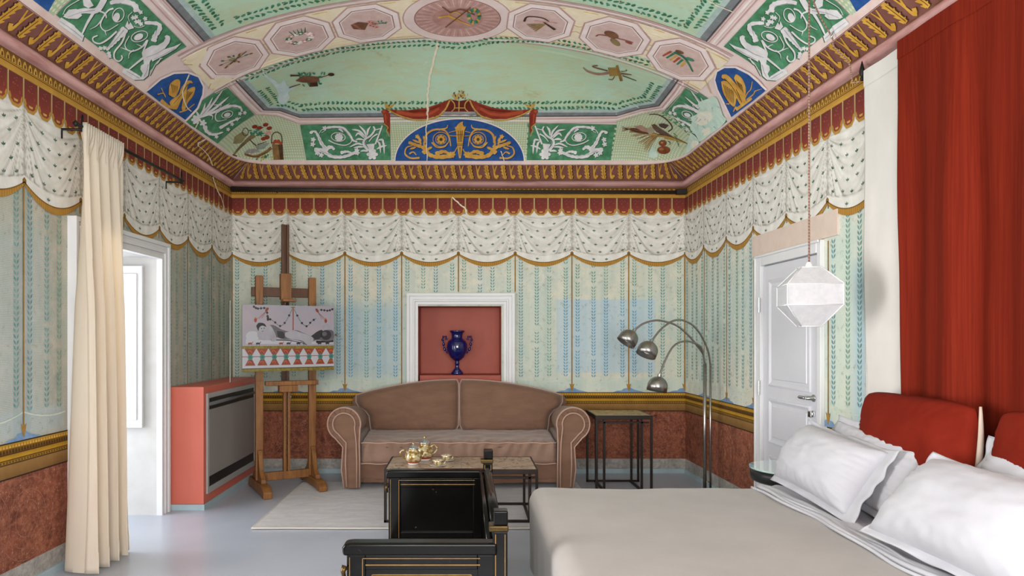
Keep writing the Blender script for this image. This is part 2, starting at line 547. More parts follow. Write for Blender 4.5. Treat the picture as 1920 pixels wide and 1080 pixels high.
# -------- walls
NIX0, NIX1, NIZ0, NIZ1 = -.476, .368, .93, 1.694             # niche opening
WY0, WY1, WZ = 4.30, 5.37, 2.0                               # french window opening in the left wall
DY0, DY1, DZ = 4.40, 5.24, 1.94                              # door opening in the right wall
NW = (1.65, 3.10, 0.08, 2.06)                                 # near window, left wall
RW = (-1.0, 1.4, 0.75, 2.5)                                  # unseen opening added behind the camera to let in fill light

bluepatch = '#9fc3d4'
mb = MB(); wall_faces(mb, lambda u, z: (u, YB, z), xl(YB) - .0, xr(YB), 0, 3.15, [(NIX0, NIX1, NIZ0, NIZ1)])
wall_back = mb.build('wall_back', wall_material('wall_paint_back', 'x', [
    (.93, 1.93, 1.02, 1.76, .012, '#a9c4d6', .85), (-1.45, -.62, .98, 1.72, .09, '#95b8c8', .8), (-2.0, -1.5, 1.0, 1.8, .1, '#a5c3cb', .5),
    (.52, .9, 1.0, 1.8, .1, '#b0c9bf', .4), (-1.6, 2.3, .84, .96, .03, '#b3cfc9', .5)]), fix=False)
props(wall_back, 'back wall painted with pale green stripes under a fringed swag curtain', 'wall', kind='structure')

mb = MB(); wall_faces(mb, lambda u, z: (xl(u), u, z), YN, YB, 0, 3.15, [(WY0, WY1, 0, WZ), NW])
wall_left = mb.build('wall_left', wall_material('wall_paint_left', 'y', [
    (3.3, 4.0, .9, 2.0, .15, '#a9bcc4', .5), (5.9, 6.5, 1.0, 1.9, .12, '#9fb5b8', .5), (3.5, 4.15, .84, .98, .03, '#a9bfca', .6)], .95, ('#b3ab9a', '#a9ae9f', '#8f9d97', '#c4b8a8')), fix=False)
props(wall_left, 'window wall painted with faded green stripes beside the long cream curtain', 'wall', kind='structure')

mb = MB(); wall_faces(mb, lambda u, z: (xr(u), u, z), YN, YB, 0, 3.15, [(DY0, DY1, 0, DZ)])
wall_right = mb.build('wall_right', wall_material('wall_paint_right', 'y', [
    (3.75, 4.05, .85, 1.8, .08, '#93bfd8', .8), (4.05, 4.32, .85, 2.0, .1, '#bcd2c6', .6), (5.3, 7.0, 1.2, 1.9, .2, '#b6cfcb', .5)], 1.04), fix=False)
props(wall_right, 'bed wall painted with pale green stripes around the white door', 'wall', kind='structure')

mb = MB(); wall_faces(mb, lambda u, z: (u, YN, z), xl(YN), xr(YN), 0, 3.15, [RW])
wall_near = mb.build('wall_near', wall_material('wall_paint_near', 'x'), fix=False)
props(wall_near, 'striped wall behind the viewer', 'wall', kind='structure')

white_paint = mat('white_paint', '#dededf', '#d8d8da', rough=.45, scale=3)
white_plaster = mat('white_plaster', '#c9c8c6', '#bfbdba', rough=.8, scale=5)
# reveals outside the frame: the near window, and the rear opening added for light
mb = MB()
for (y, s) in ((NW[0], 1), (NW[1], -1)): mb.box(xl(y) - .45, xl(y), y - .01 * s, y - .03 * s, NW[2], NW[3])
mb.box(xl(1) - .45, xl(1), NW[0], NW[1], NW[2] - .03, NW[2]); mb.box(xl(1) - .45, xl(1), NW[0], NW[1], NW[3], NW[3] + .03)
o = mb.build('window_2', white_plaster); props(o, 'window reveal in the left wall out of view near the bed foot', 'window', kind='structure')
mb = MB()
mb.box(RW[0] - .03, RW[0], YN - .4, YN, RW[2], RW[3]); mb.box(RW[1], RW[1] + .03, YN - .4, YN, RW[2], RW[3])
mb.box(RW[0], RW[1], YN - .4, YN, RW[2] - .03, RW[2]); mb.box(RW[0], RW[1], YN - .4, YN, RW[3], RW[3] + .03)
o = mb.build('rear_light_opening', white_plaster); props(o, 'reveal of an added light opening in the wall behind the viewer', 'window', kind='structure')

# -------- floor
m = bpy.data.materials.new('resin_floor'); t = NT(m); v = t.coord()
big = t.noise(v, .9, 3, .5, .3); mid = t.noise(v, 3, 4, .5, .2)
c = t.mix(t.ramp(big, .2, .8), S('#a3abbb'), S('#b3b8c4'))
c = t.mix(t.math('MULTIPLY', t.ramp(mid, .25, .85), .3), c, S('#bcbfc8'))
t.l(c, t.b.inputs['Base Color'])
t.b.inputs['Roughness'].default_value = .27
t.b.inputs['Specular IOR Level'].default_value = .55
mb = MB().box(-3.0, 3.1, YN - .5, YB + .2, -.12, 0)
floor = props(mb.build('floor', m), 'smooth blue grey poured resin floor', 'floor', kind='structure')

# -------- baseboards, thin blue-grey strip
bb = mat('baseboard_paint', '#a9bcc2', '#9aaeb5', rough=.5)
mb = MB().box(xl(YB), xr(YB), YB - .014, YB, 0, .045)
props(mb.build('baseboard_back', bb), 'thin blue grey baseboard under the back wall', 'baseboard', kind='structure')
def sideboard(f, s, y0, y1):
    mb.add([(f(y0), y0, 0), (f(y0) + s, y0, 0), (f(y1) + s, y1, 0), (f(y1), y1, 0), (f(y0), y0, .045), (f(y0) + s, y0, .045), (f(y1) + s, y1, .045), (f(y1), y1, .045)],
           [(0, 3, 2, 1), (4, 5, 6, 7), (0, 1, 5, 4), (1, 2, 6, 5), (2, 3, 7, 6), (3, 0, 4, 7)])
mb = MB(); sideboard(xl, .014, YN, 4.19); sideboard(xl, .014, 5.5, YB - .015)
props(mb.build('baseboard_left', bb), 'thin blue grey baseboard along the window wall', 'baseboard', kind='structure')
mb = MB(); sideboard(xr, -.014, YN, 4.34); sideboard(xr, -.014, 5.3, YB - .015)
props(mb.build('baseboard_right', bb), 'thin blue grey baseboard along the bed wall', 'baseboard', kind='structure')

# ================================================================ CEILING VAULT
pink = mat('pink_plaster', '#e6d6d2', '#dbc5c0', scale=5, rough=.85, detail=8, bump=.15, bscale=12, spec=.2)
gs = .025
gx = np.arange(-2.5, 2.5, gs); gy = np.concatenate([np.arange(YN + .1, 3.0, .1), np.arange(3.0, YB, gs)])
GX, GY = np.meshgrid(gx, gy)
D = vault_d(GX, GY); nyy, nxx = GX.shape
keep = np.zeros((nyy - 1, nxx - 1), bool)
keep |= np.maximum.reduce([D[:-1, :-1], D[1:, :-1], D[:-1, 1:], D[1:, 1:]]) > 0
P = np.stack([GX.ravel(), GY.ravel()], -1)
X, Y = P[:, 0].copy(), P[:, 1].copy()
for _ in range(8):
    d = vault_d(X, Y); bad = (d < 0) & (d > -.16)
    e = 1e-3; gxx = (vault_d(X + e, Y) - d) / e; gyy = (vault_d(X, Y + e) - d) / e
    g2 = np.maximum(gxx ** 2 + gyy ** 2, .3)
    X = np.where(bad, X - gxx / g2 * d, X); Y = np.where(bad, Y - gyy / g2 * d, Y)
Z = vault_z(X, Y) + .004
ids = np.arange(nyy * nxx).reshape(nyy, nxx)
fs = [(int(ids[j, i]), int(ids[j + 1, i]), int(ids[j + 1, i + 1]), int(ids[j, i + 1])) for j, i in zip(*np.nonzero(keep))]
used = sorted({i for f in fs for i in f}); rem = {k: i for i, k in enumerate(used)}
me = bpy.data.meshes.new('ceiling')
me.from_pydata([(X[k], Y[k], Z[k]) for k in used], [], [tuple(rem[i] for i in f) for f in fs])
me.materials.append(pink); me.polygons.foreach_set('use_smooth', [True] * len(me.polygons)); me.update()
ceiling = props(link('ceiling', me), 'low frescoed vault with pale green fields, pink borders and painted panels', 'ceiling', kind='structure')

# -------- cornice: sweep profiles round the left, back and right walls
def path_pts(o, z):
    """mitred U path at inset o"""
    yb = YB - o
    return [(xl(YN) + o, YN, z), (xl(yb) + o, yb, z), (xr(yb) - o, yb, z), (xr(YN) - o, YN, z)]
def sweep(mb, prof):
    R = [path_pts(o, z) for o, z in prof]
    n = len(R); vs = [p for r in R for p in r]
    mb.add(vs, [(k * 4 + i, k * 4 + i + 1, (k + 1) * 4 + i + 1, (k + 1) * 4 + i) for k in range(n - 1) for i in range(3)])
    return mb
cornice = thing('trim_1', 'painted plaster cornice of rose torus and brown leaf frieze round the room', 'cornice', kind='structure')
tz, tr = 2.932, .034
prof = [(.0, 2.893)] + [(.012 + tr * math.cos(a), tz + tr * math.sin(a)) for a in np.linspace(-math.pi / 2, math.pi / 2, 11)] + [(0, 2.968)]
mb = sweep(MB(), prof)
mb.build('torus_moulding', mat('rose_torus', '#b98f8a', '#9a6a63', scale=3.5, rough=.7, detail=8, stretch=(1, 1, 6), lo=.42, hi=.72, bump=.2, bscale=30), cornice, smooth=True)
# frieze band between torus and the vault edge, rounded at the corners at its top
def contour(side, s):
    """vault edge point opposite wall position s"""
    k = .45
    if side == 'b':
        a, b = xl(YB - INS) + INS, xr(YB - INS) - INS
        p = np.array([min(max(s, a), b), YB - INS])
    elif side == 'l': p = np.array([xl(s) + INS, min(s, YB - INS)])
    else: p = np.array([xr(s) - INS, min(s, YB - INS)])
    cl = np.array([xl(YB - INS) + INS + k, YB - INS - k]); cr = np.array([xr(YB - INS) - INS - k, YB - INS - k])
    tgt = None
    if p[0] < cl[0] and p[1] > cl[1]: tgt = cl
    if p[0] > cr[0] and p[1] > cr[1]: tgt = cr
    if tgt is None: return p
    lo, hi = 0., 1.
    for _ in range(30):
        m_ = (lo + hi) / 2; q = p + (tgt - p) * m_
        if vault_d(q[0], q[1]) < 0: lo = m_
        else: hi = m_
    return p + (tgt - p) * hi
def frieze_pt(side, s, t, off=0.0):
    ob = .016
    if side == 'b': b = np.array([s, YB - ob, 2.966])
    elif side == 'l': b = np.array([xl(s) + ob, s, 2.966])
    else: b = np.array([xr(s) - ob, s, 2.966])
    c = contour(side, s); e = np.array([c[0], c[1], ZV])
    q = b + (e - b) * t
    # slight hollow, offset towards the room
    ctr = np.array([-.067, min(s if side != 'b' else 3.5, YB - 2.2), 2.6]); n = ctr - q; n[2] = -abs(n[2]) * .2; n /= np.linalg.norm(n)
    return q - n * (.012 * math.sin(math.pi * t) - off)
mb = MB()
ys = list(np.arange(YN, 6.3, .2)) + list(np.arange(6.3, YB - .017, .04)) + [YB - .016]
xs = [xl(YB) + .016] + list(np.arange(-2.34, -1.75, .04)) + list(np.arange(-1.7, 1.6, .3)) + list(np.arange(1.62, 2.2, .04)) + [xr(YB) - .016]
for side, ss in (('l', ys), ('b', xs), ('r', ys[::-1])):
    mb.grid(lambda a, b, side=side, ss=ss: frieze_pt(side, ss[int(round(a * (len(ss) - 1)))], b), len(ss), 7)
frieze = mb.build('frieze', mat('frieze_brown', '#6d3f36', '#7f5247', scale=8, rough=.85, detail=8, bump=.2), cornice, smooth=True, fix=False)

# pink fillet where the vault springs from the frieze
def strip_pt(side, s, v):
    c = contour(side, s); e = 1e-3
    d0 = vault_d(c[0], c[1]); g = np.array([vault_d(c[0] + e, c[1]) - d0, vault_d(c[0], c[1] + e) - d0]) / e; g /= np.linalg.norm(g)
    q = c + g * (.03 * v)
    if v == 0: return (c[0] - g[0] * .004, c[1] - g[1] * .004, ZV - .004)
    z = float(vault_z(np.array(q[0]), np.array(q[1])))
    n = vault_n(np.array(q[0]), np.array(q[1]))
    return tuple(np.array([q[0], q[1], z]) + n * (.0025 if v < 1 else -.003))
mb = MB()
for side, ss in (('l', ys), ('b', xs), ('r', ys[::-1])):
    mb.grid(lambda a, b, side=side, ss=ss: strip_pt(side, ss[int(round(a * (len(ss) - 1)))], b), len(ss), 5)
mb.build('pink_fillet', mat('pink_fillet_paint', '#e2cec8', '#d3b8b0', scale=6, rough=.85, detail=8), cornice, smooth=True, fix=False)

gold, gold_d, gold_l = paint('#b98a32', '#d2a548'), paint('#5f4118', '#7a5622'), paint('#c99a3e', '#dcb35c')
dark_b = paint('#3c211a', '#4c2c22')
def leaf_motif(side, s0, pitch, flip):
    pm_ = Paint(lambda P, off: np.array([frieze_pt(side, s0 + flip * p[0] * pitch, p[1], o) for p, o in zip(P, off)]), base=.003, step=.0012)
    def plume(x, m, lay, dx=0, w_=1.0):
        pm_.stroke([(x + .00 + dx, .95), (x + .03 + dx, .7), (x + .10 + dx, .4), (x + .20 + dx, .1)], .14 * w_, .10 * w_, m, lay, n=2)
        for k, (a, b) in enumerate(((.0, .82), (.03, .62), (.07, .42), (.12, .22))):
            for sg in (-1, 1):
                pm_.stroke([(x + a + dx, b - .06), (x + a + dx + sg * .10 * w_, b + .05)], .09 * w_, .03, m, lay, smooth=False)
    plume(.10, dark_b, 0, .05, 1.7); plume(.10, gold, 1, 0, 1.55); pm_.stroke([(.12, .85), (.18, .5), (.30, .14)], .03, .03, gold_d, 2, n=2)
    pm_.stroke([(.52, .92), (.60, .62), (.68, .30), (.80, .16), (.88, .34)], .03, .13, dark_b, 0, n=2)
    pm_.stroke([(.50, .94), (.57, .62), (.64, .30), (.74, .14), (.82, .34)], .05, .17, gold, 1, n=2)
    pm_.stroke([(.74, .92), (.64, .66), (.60, .52)], .05, .11, gold, 1, n=2)
    pm_.stroke([(.30, .1), (.52, .05), (.80, .07), (.95, .3)], .02, .015, gold_d, 1, n=2)
    return pm_.build('painted_leaf', frieze)
bp = (xr(YB) - xl(YB) - .1) / 27
for i in range(27): leaf_motif('b', xl(YB) + .06 + i * bp, bp, 1)
for i in range(26):
    leaf_motif('l', YB - .10 - i * .168, .168, -1)
    leaf_motif('r', YB - .10 - i * .168, .168, -1)

# -------- painted bands between torus and tongues (flat paint on each wall)
def band_mesh(name, parent, proj, u0, u1, zlist, off=.002):
    V, Fs, C = [], [], []
    nu = max(2, int(abs(u1 - u0) / .5) + 1); us = np.linspace(u0, u1, nu)
    for (z0, z1, c0, c1) in zlist:
        b = len(V)
        for z, c in ((z0, c0), (z1, c1)):
            V += [tuple(p) for p in proj(np.stack([us, np.full(nu, z)], -1), np.full(nu, off))]; C += [S(c)] * nu
        Fs += [(b + i, b + i + 1, b + nu + i + 1, b + nu + i) for i in range(nu - 1)]
    return link(name, colmesh(name, V, Fs, C), parent)
gold_bands = [(2.787, 2.797, '#7a5624', '#c79a4a'), (2.797, 2.828, '#c79a4a', '#b98a38'), (2.828, 2.833, '#5b3f1c', '#5b3f1c'), (2.833, 2.838, '#b98a38', '#b98a38'), (2.838, 2.894, '#8a6329', '#6b4a22')]
def egg_band(name, parent, proj, u0, u1, pitch):
    p = Paint(proj, base=.003, step=.0008, maxe=9)
    n = int(abs(u1 - u0) / pitch)
    a, b = paint('#b98d3c', '#d0a552'), paint('#3b2416', '#4b3020')
    for i in range(n):
        x = u0 + (u1 - u0) * (i + .5) / n; h = pitch * .5
        p.raw(np.array([(x - h * .8, 2.842), (x + h * .8, 2.842), (x + h * .5, 2.872), (x, 2.886), (x - h * .5, 2.872)]), [(0, 1, 2, 3, 4)], a, 0)
        p.raw(np.array([(x - h * .25, 2.846), (x + h * .25, 2.846), (x + h * .18, 2.866), (x - h * .18, 2.866)]), [(0, 1, 2, 3)], b, 1)
    return p.build(name, parent)
WALLS = {'b': (wall_back, proj_back, xl(YB) + .002, xr(YB) - .002), 'l': (wall_left, proj_left, 2.2, YB - .002), 'r': (wall_right, proj_right, 2.2, YB - .002)}
for k, (wl, pj, u0, u1) in WALLS.items():
    band_mesh('painted_gold_band', wl, pj, u0, u1, gold_bands)
    egg_band('painted_egg_row', wl, pj, u0, u1, .046)

# -------- red lambrequin tongues, one painted tongue repeated
def tongue_mesh(w_):
    V, Fs, C = [], [], []
    def poly(pts, c, y):
        b = len(V); V.extend([(x, y, z) for x, z in pts]); C.extend([S(q) for q in (c if isinstance(c, list) else [c] * len(pts))]); Fs.append(tuple(range(b, b + len(pts))))
    h = w_ / 2; zt, zb = 2.787, 2.612
    poly([(-h, zt), (h, zt), (h, 2.68), (h * .85, 2.64), (h * .4, zb), (-h * .4, zb), (-h * .85, 2.64), (-h, 2.68)],
         ['#8a4a38', '#8a4a38', '#a8823f', '#b98a3c', '#b58a45', '#b58a45', '#b98a3c', '#a8823f'], 0)
    poly([(-h * .90, zt), (h * .90, zt), (h * .86, 2.68), (h * .66, 2.648), (h * .3, 2.630), (-h * .3, 2.630), (-h * .66, 2.648), (-h * .86, 2.68)],
         ['#6d3430', '#6d3430', '#833a33', '#8f4136', '#8d4738', '#8d4738', '#8f4136', '#833a33'], -.001)
    poly([(-h, zt), (-h * .9, zt), (-h * .93, 2.66), (-h, 2.65)], '#c7b48c', -.0018)
    poly([(h * .9, zt), (h, zt), (h, 2.65), (h * .93, 2.66)], '#a98c52', -.0018)
    for sg in (-1, 1):
        poly([(sg * h * .88, 2.675), (sg * h * .76, 2.68), (sg * h * .58, 2.654), (sg * h * .66, 2.645)], '#bd9140', -.0018)
    poly([(-h * .3, 2.652), (h * .3, 2.652), (h * .2, 2.64), (-h * .2, 2.64)], '#caa253', -.0018)
    for i in range(9):
        x = rng.uniform(-.6, .6) * h; z = rng.uniform(2.69, 2.77); s_ = .006
        poly([(x - s_, z), (x, z + s_ * .7), (x + s_, z + s_ * .3), (x, z - s_ * .4)], '#b0564a', -.0022)
    return colmesh('painted_tongue', V, Fs, C)
WROT = {'b': 0, 'l': math.pi / 2 - 15 / 1300, 'r': -math.pi / 2 - 14 / 1300 + 28 / 1300 * 0}
def on_wall(me, name, k, u, off, parent):
    o = link(name, me, parent)
    if k == 'b': o.location = (u, YB - off, 0)
    elif k == 'l': o.location = (xl(u) + off, u, 0); o.rotation_euler = (0, 0, math.pi / 2 - math.atan(15 / 1300))
    else: o.location = (xr(u) - off, u, 0); o.rotation_euler = (0, 0, -math.pi / 2 + math.atan(14 / 1300))
    return o
tb = (xr(YB) - xl(YB)) / 33; tm = tongue_mesh(tb); ts = .1258; tms = tongue_mesh(ts)
for i in range(33): on_wall(tm, 'painted_tongue', 'b', xl(YB) + (i + .5) * tb, .009, wall_back)
for k, wl in (('l', wall_left), ('r', wall_right)):
    for i in range(32): on_wall(tms, 'painted_tongue', k, YB - (i + .5) * ts, .009, wl)

# -------- painted swag curtain, one bay repeated
def swag_mesh(w_, seed):
    r = np.random.RandomState(seed); nu, nv = 57, 61
    u = np.linspace(-1, 1, nu); V, C = [], []
    cream, dk, hi = np.array(S('#e0ddd8')[:3]), np.array(S('#81796e')[:3]), np.array(S('#efeeeb')[:3])
    ph = r.uniform(0, 6, 8)
    bot = lambda a: 2.225 - .088 * (1 - a * a)         # bottom hem
    inner = lambda a: 2.262 - .055 * (1 - abs(a) ** 1.5)   # line where the gathered part ends
    for j in range(nv):
        for a in u:
            t = j / (nv - 1); zt, zb = 2.66, bot(a); z = zt + (zb - zt) * t
            c = (2.63 - z) / (.40 * (1 - abs(a) ** 1.7) + .045)
            c = 2.4 * math.log1p(max(c, 0) * 1.4)
            f = .5 * math.sin(c * 9 + ph[0] + a * .8) + .35 * math.sin(c * 19 + ph[1] - a) + .3 * math.sin(c * 31 + ph[2] + 2 * a)
            f *= (.45 + .55 * min(1, abs(a) * 1.3)) * min(1, .45 + (1 - abs(a)) * 4)
            edge = max(0, abs(a) - .9) / .1
            f -= edge * .8
            zi = inner(a)
            if z < zi:
                f = .45 + .2 * math.sin(a * 14 + ph[3]) - max(0, 1 - (zi - z) / .008) * .9
            else:
                f -= max(0, 1 - (z - zi) / .012) * .9
                f -= .25 * max(0, 1 - (z - zi) / .06)
            f = f * .8 if f > 0 else -(min(1, -f) ** 1.6)
            if f > 0: col = cream + (hi - cream) * min(1, f)
            else: col = cream + (dk - cream) * min(1, -f * .75)
            V.append((a * w_ / 2, 0, z)); C.append(tuple(col))
    Fs = [(j * nu + i, j * nu + i + 1, (j + 1) * nu + i + 1, (j + 1) * nu + i) for j in range(nv - 1) for i in range(nu - 1)]
    def poly(pts, c, y=-.001):
        b = len(V); V.extend([(x, y, z) for x, z in pts]); C.extend([S(c)[:3]] * len(pts)); Fs.append(tuple(range(b, b + len(pts))))
    # gold fringe along the hem
    for i in range(nu - 1):
        a, b = u[i], u[i + 1]
        th = lambda q: .016 + .026 * (1 - q * q)
        cc = '#a87a35' if i % 2 else '#b58a42'
        poly([(a * w_ / 2, bot(a) + .002), (b * w_ / 2, bot(b) + .002), (b * w_ / 2, bot(b) - th(b)), (a * w_ / 2, bot(a) - th(a))], cc, -.001)
        poly([(a * w_ / 2, bot(a) + .004), (b * w_ / 2, bot(b) + .004), (b * w_ / 2, bot(b) - .003), (a * w_ / 2, bot(a) - .003)], '#7d5a2a', -.0016)
    for sg in (-1, 1):       # gathered knots at the ends
        x = sg * w_ / 2
        poly([(x, 2.252), (x - sg * .016, 2.238), (x - sg * .016, 2.212), (x, 2.205)], '#8d6a35', -.0016)
    # sprigs
    for row in range(6):
        for cidx in range(5):
            a = (-.8 + .4 * cidx + (.2 if row % 2 else 0)) + r.uniform(-.04, .04)
            if abs(a) > .92: continue
            z = 2.57 - row * .072 - .05 * (1 - a * a) + r.uniform(-.008, .008)
            if z < bot(a) + .02: continue
            x = a * w_ / 2; g = r.choice(['#4f6b5c', '#5c7568', '#6c7f78', '#47665a'])
            tl = -a * .6
            for ang in (tl - .9, tl, tl + .9):
                dx, dz = math.sin(ang), math.cos(ang)
                q = .023
                poly([(x, z), (x + dx * q * .5 + dz * q * .22, z + dz * q * .5 - dx * q * .22), (x + dx * q, z + dz * q), (x + dx * q * .5 - dz * q * .22, z + dz * q * .5 + dx * q * .22)], g, -.0012)
            poly([(x - .0015, z), (x + .0015, z), (x + .003 * -tl, z - .013)], g, -.0012)
    return colmesh('painted_swag', V, Fs, C)
bayb = (xr(YB) - xl(YB)) / 8; bays = .543
swb = [swag_mesh(bayb, 3 + q) for q in range(3)]; sws = [swag_mesh(bays, 13 + q) for q in range(3)]
for i in range(8): on_wall(swb[i % 3], 'painted_swag', 'b', xl(YB) + (i + .5) * bayb, .006, wall_back)
for k, wl in (('l', wall_left), ('r', wall_right)):
    for i in range(8): on_wall(sws[i % 3], 'painted_swag', k, YB - (i + .5) * bays, .006, wl)

# -------- leaf stripes, gold rods with arrow feet, blue hills, dado bands
def in_any(u, z, ex): return any(a < u < b and c < z < d for a, b, c, d in ex)
teal = [paint('#5d8f90', '#8ab0ab'), paint('#6b9788', '#93b5a5'), paint('#5d8995', '#8ab0b6')]
blue_leaf = paint('#5795b4', '#76a9c2')
def stripe(wl, pj, u, ex, m, top=2.16, bottom=.965, step=.031, k=1.0):
    p = Paint(pj, base=.0022, step=.0005, maxe=9)
    z = top + random.uniform(-.01, .01)
    while z > bottom:
        if not in_any(u, z, ex) and random.random() > .04:
            for sg in (-1, 1):
                L, W = .036 * k, .0135 * k
                dx, dz = sg * .52, .854
                b = np.array([u + sg * .003, z - .012]); d = np.array([dx, dz]); n = np.array([-dz, dx])
                p.raw(np.array([b, b + d * L * .5 + n * W / 2, b + d * L, b + d * L * .5 - n * W / 2]), [(0, 1, 2, 3)], m, 0)
        z -= step
    if p.n: return p.build('painted_leaf_stripe', wl)
def rod(wl, pj, u, ex, z0=.87, z1=2.22):
    p = Paint(pj, base=.0026, step=.0006, maxe=9)
    g, gd = paint('#9a7438', '#b08a4c'), paint('#6a4a24', '#7d5a2e')
    segs = [(z0, z1)]
    for a, b, c, d in ex:
        if a < u < b: segs = [q for s_ in segs for q in ((s_[0], min(s_[1], c)), (max(s_[0], d), s_[1])) if q[1] > q[0] + .01]
    for a, b in segs:
        p.raw(np.array([(u - .006, a), (u + .006, a), (u + .006, b), (u - .006, b)]), [(0, 1, 2, 3)], gd, 0)
        p.raw(np.array([(u - .004, a), (u + .003, a), (u + .003, b), (u - .004, b)]), [(0, 1, 2, 3)], g, 1)
    if not in_any(u, .85, ex):
        # arrow foot on a blue hill
        bl = paint('#6f8fb4', '#8ba6c4')
        hill = [(u - .165, .819), (u - .12, .836), (u - .075, .838), (u - .05, .858), (u - .02, .862), (u + .02, .866), (u + .05, .85), (u + .08, .84), (u + .12, .832), (u + .165, .819)]
        lo, hi_ = (xl(YB) + .004, xr(YB) - .004) if pj is proj_back else (2.0, YB - .004)
        hill = [(min(max(a, lo), hi_), b) for a, b in hill]
        p.poly(hill, bl, 0)
        p.raw(np.array([(u - .026, .912), (u - .012, .9), (u, .908), (u + .012, .9), (u + .026, .912), (u + .006, .835), (u - .006, .835)]), [(0, 1, 2, 3, 4, 5, 6)], g, 2)
    return p.build('painted_gold_rod', wl)
ex_b = [(-.61, .52, .3, 1.84)]
ex_l = [(4.17, 5.52, 0, 2.15), (5.52, 7.0, 0, .97), (1.5, 3.25, 0, 2.1)]
ex_r = [(4.17, 5.45, 1.98, 2.18), (4.33, 5.31, 0, 2.02)]
for k, (wl, pj, u0, u1) in WALLS.items():
    ex = {'b': ex_b, 'l': ex_l, 'r': ex_r}[k]
    nb, pitch = (8, bayb) if k == 'b' else (8, bays)
    for i in range(nb):
        b0 = xl(YB) + i * pitch if k == 'b' else YB - (i + 1) * pitch
        for q, fr in enumerate((.10, .38, .60, .89)):
            u = b0 + fr * pitch
            isblue = k == 'b' and (.93 < u < 1.93)
            mm = blue_leaf if isblue or (k == 'b' and -1.45 < u < -.62 and q != 1) else teal[(i + q) % 3]
            if isblue:
                stripe(wl, pj, u, ex, teal[1], 2.16, 1.78); stripe(wl, pj, u, ex, blue_leaf, 1.76, .965)
            else: stripe(wl, pj, u, ex, mm, k=1.0)
    for i in range(nb + 1):
        u = xl(YB) + i * pitch if k == 'b' else YB - i * pitch
        if k == 'b': u = min(max(u, xl(YB) + .008), xr(YB) - .008)
        elif i == 0: continue
        rod(wl, pj, u, ex)
    # lower curtain hem line
    p = Paint(pj, base=.0024, maxe=9); cw = paint('#c3cdbd', '#d2d8c8')
    for i in range(nb):
        b0 = xl(YB) + i * pitch if k == 'b' else YB - (i + 1) * pitch
        pts = [(b0 + a * pitch, .972 - .045 * (1 - (2 * a - 1) ** 2)) for a in np.linspace(0, 1, 15)]
        pts = [q for q in pts if not in_any(q[0], q[1], ex)]
        if len(pts) > 3: p.stroke(pts, .008, .008, cw, 0, smooth=False)
    p.build('painted_hem_line', wl)

dado = [(.628, .636, '#2f2115', '#3a2a1c'), (.636, .704, '#7d5b33', '#9a7444'), (.704, .712, '#4a3520', '#5b4226'), (.712, .728, '#a87e2c', '#8a6424'), (.728, .733, '#5a3f18', '#5a3f18'),
        (.733, .757, '#c0952f', '#a87a22'), (.757, .763, '#4b3416', '#4b3416'), (.763, .790, '#6b4a1c', '#7d5820'), (.790, .814, '#a87c28', '#b88c34'), (.814, .821, '#38291a', '#38291a')]
spans = {'b': [(xl(YB) + .002, xr(YB) - .002)], 'l': [(3.14, 4.185), (5.505, YB - .002)], 'r': [(2.0, 4.33), (5.31, YB - .002)]}
for k, (wl, pj, u0, u1) in WALLS.items():
    for a, b in spans[k]:
        band_mesh('painted_dado_moulding', wl, pj, a, b, dado, .004)
        p = Paint(pj, base=.0055, maxe=9); n = int((b - a) / .024); g1, g2 = paint('#c79a3a', '#d9b258'), paint('#2f2112', '#3b2a18')
        for i in range(n):
            x = a + (b - a) * (i + .5) / n
            p.raw(np.array([(x - .009, .793), (x + .009, .793), (x, .811)]), [(0, 1, 2)], g1, 0)
            p.raw(np.array([(x - .006, .715), (x + .006, .715), (x, .726)]), [(0, 1, 2)], g2, 0)
            p.raw(np.array([(x - .005, .765), (x + .008, .768), (x + .002, .786), (x - .004, .782)]), [(0, 1, 2, 3)], paint('#3f2b14'), 0)
        p.build('painted_dado_teeth', wl)
        # rings scratched into the red dado
        p = Paint(pj, base=.003, maxe=9); rc = paint('#a36b58', '#8b5545')
        x = a + .30
        while x < b - .2:
            for rr in (.225, .16, .10): p.ring((x, .385), rr, rr, .004, rc, 0, n=40)
            x += .37
        if p.n: p.build('painted_dado_rings', wl)
# ================================================================ VAULT FRESCOES
def dots_mat():
    m = bpy.data.materials.new('dotted_fresco'); t = NT(m); v = t.coord(rot=(0, 0, math.pi / 4))
    x, y, z = t.sep(v)
    fx = t.math('SINE', t.math('MULTIPLY', x, 190)); fy = t.math('SINE', t.math('MULTIPLY', y, 190))
    d = t.ramp(t.math('MULTIPLY', fx, fy), .18, .35)
    nz = t.noise(t.coord(), 5, 7)
    base = t.mix(t.ramp(nz, .35, .65), S('#a9b793'), S('#adc4a9'))
    t.l(t.mix(t.math('MULTIPLY', d, .8), base, S('#dedcbb')), t.b.inputs['Base Color'])
    t.b.inputs['Roughness'].default_value = .85; t.b.inputs['Specular IOR Level'].default_value = .2
    MATS['dotted_fresco'] = m; return m
def field_mat():
    m = bpy.data.materials.new('field_fresco'); t = NT(m); v = t.coord()
    a, b, c = t.noise(v, 1.3, 7, .65), t.noise(t.coord(scale=(2.2, 5, 2)), 2.2, 8, .7), t.noise(v, 17, 6, .7)
    col = t.mix(t.ramp(a, .33, .66), S('#b4cba8'), S('#b3d2bd'))
    col = t.mix(t.math('MULTIPLY', t.ramp(b, .45, .68), .75), col, S('#bcbf95'))
    col = t.mix(t.math('MULTIPLY', t.ramp(t.noise(v, 2.4, 6, .7, .8), .60, .74), .7), col, S('#ab9358'))
    col = t.mix(t.math('MULTIPLY', t.ramp(c, .62, .74), .6), col, S('#d3d9c0'))
    t.l(col, t.b.inputs['Base Color']); t.b.inputs['Roughness'].default_value = .85; t.b.inputs['Specular IOR Level'].default_value = .2
    MATS['field_fresco'] = m; return m
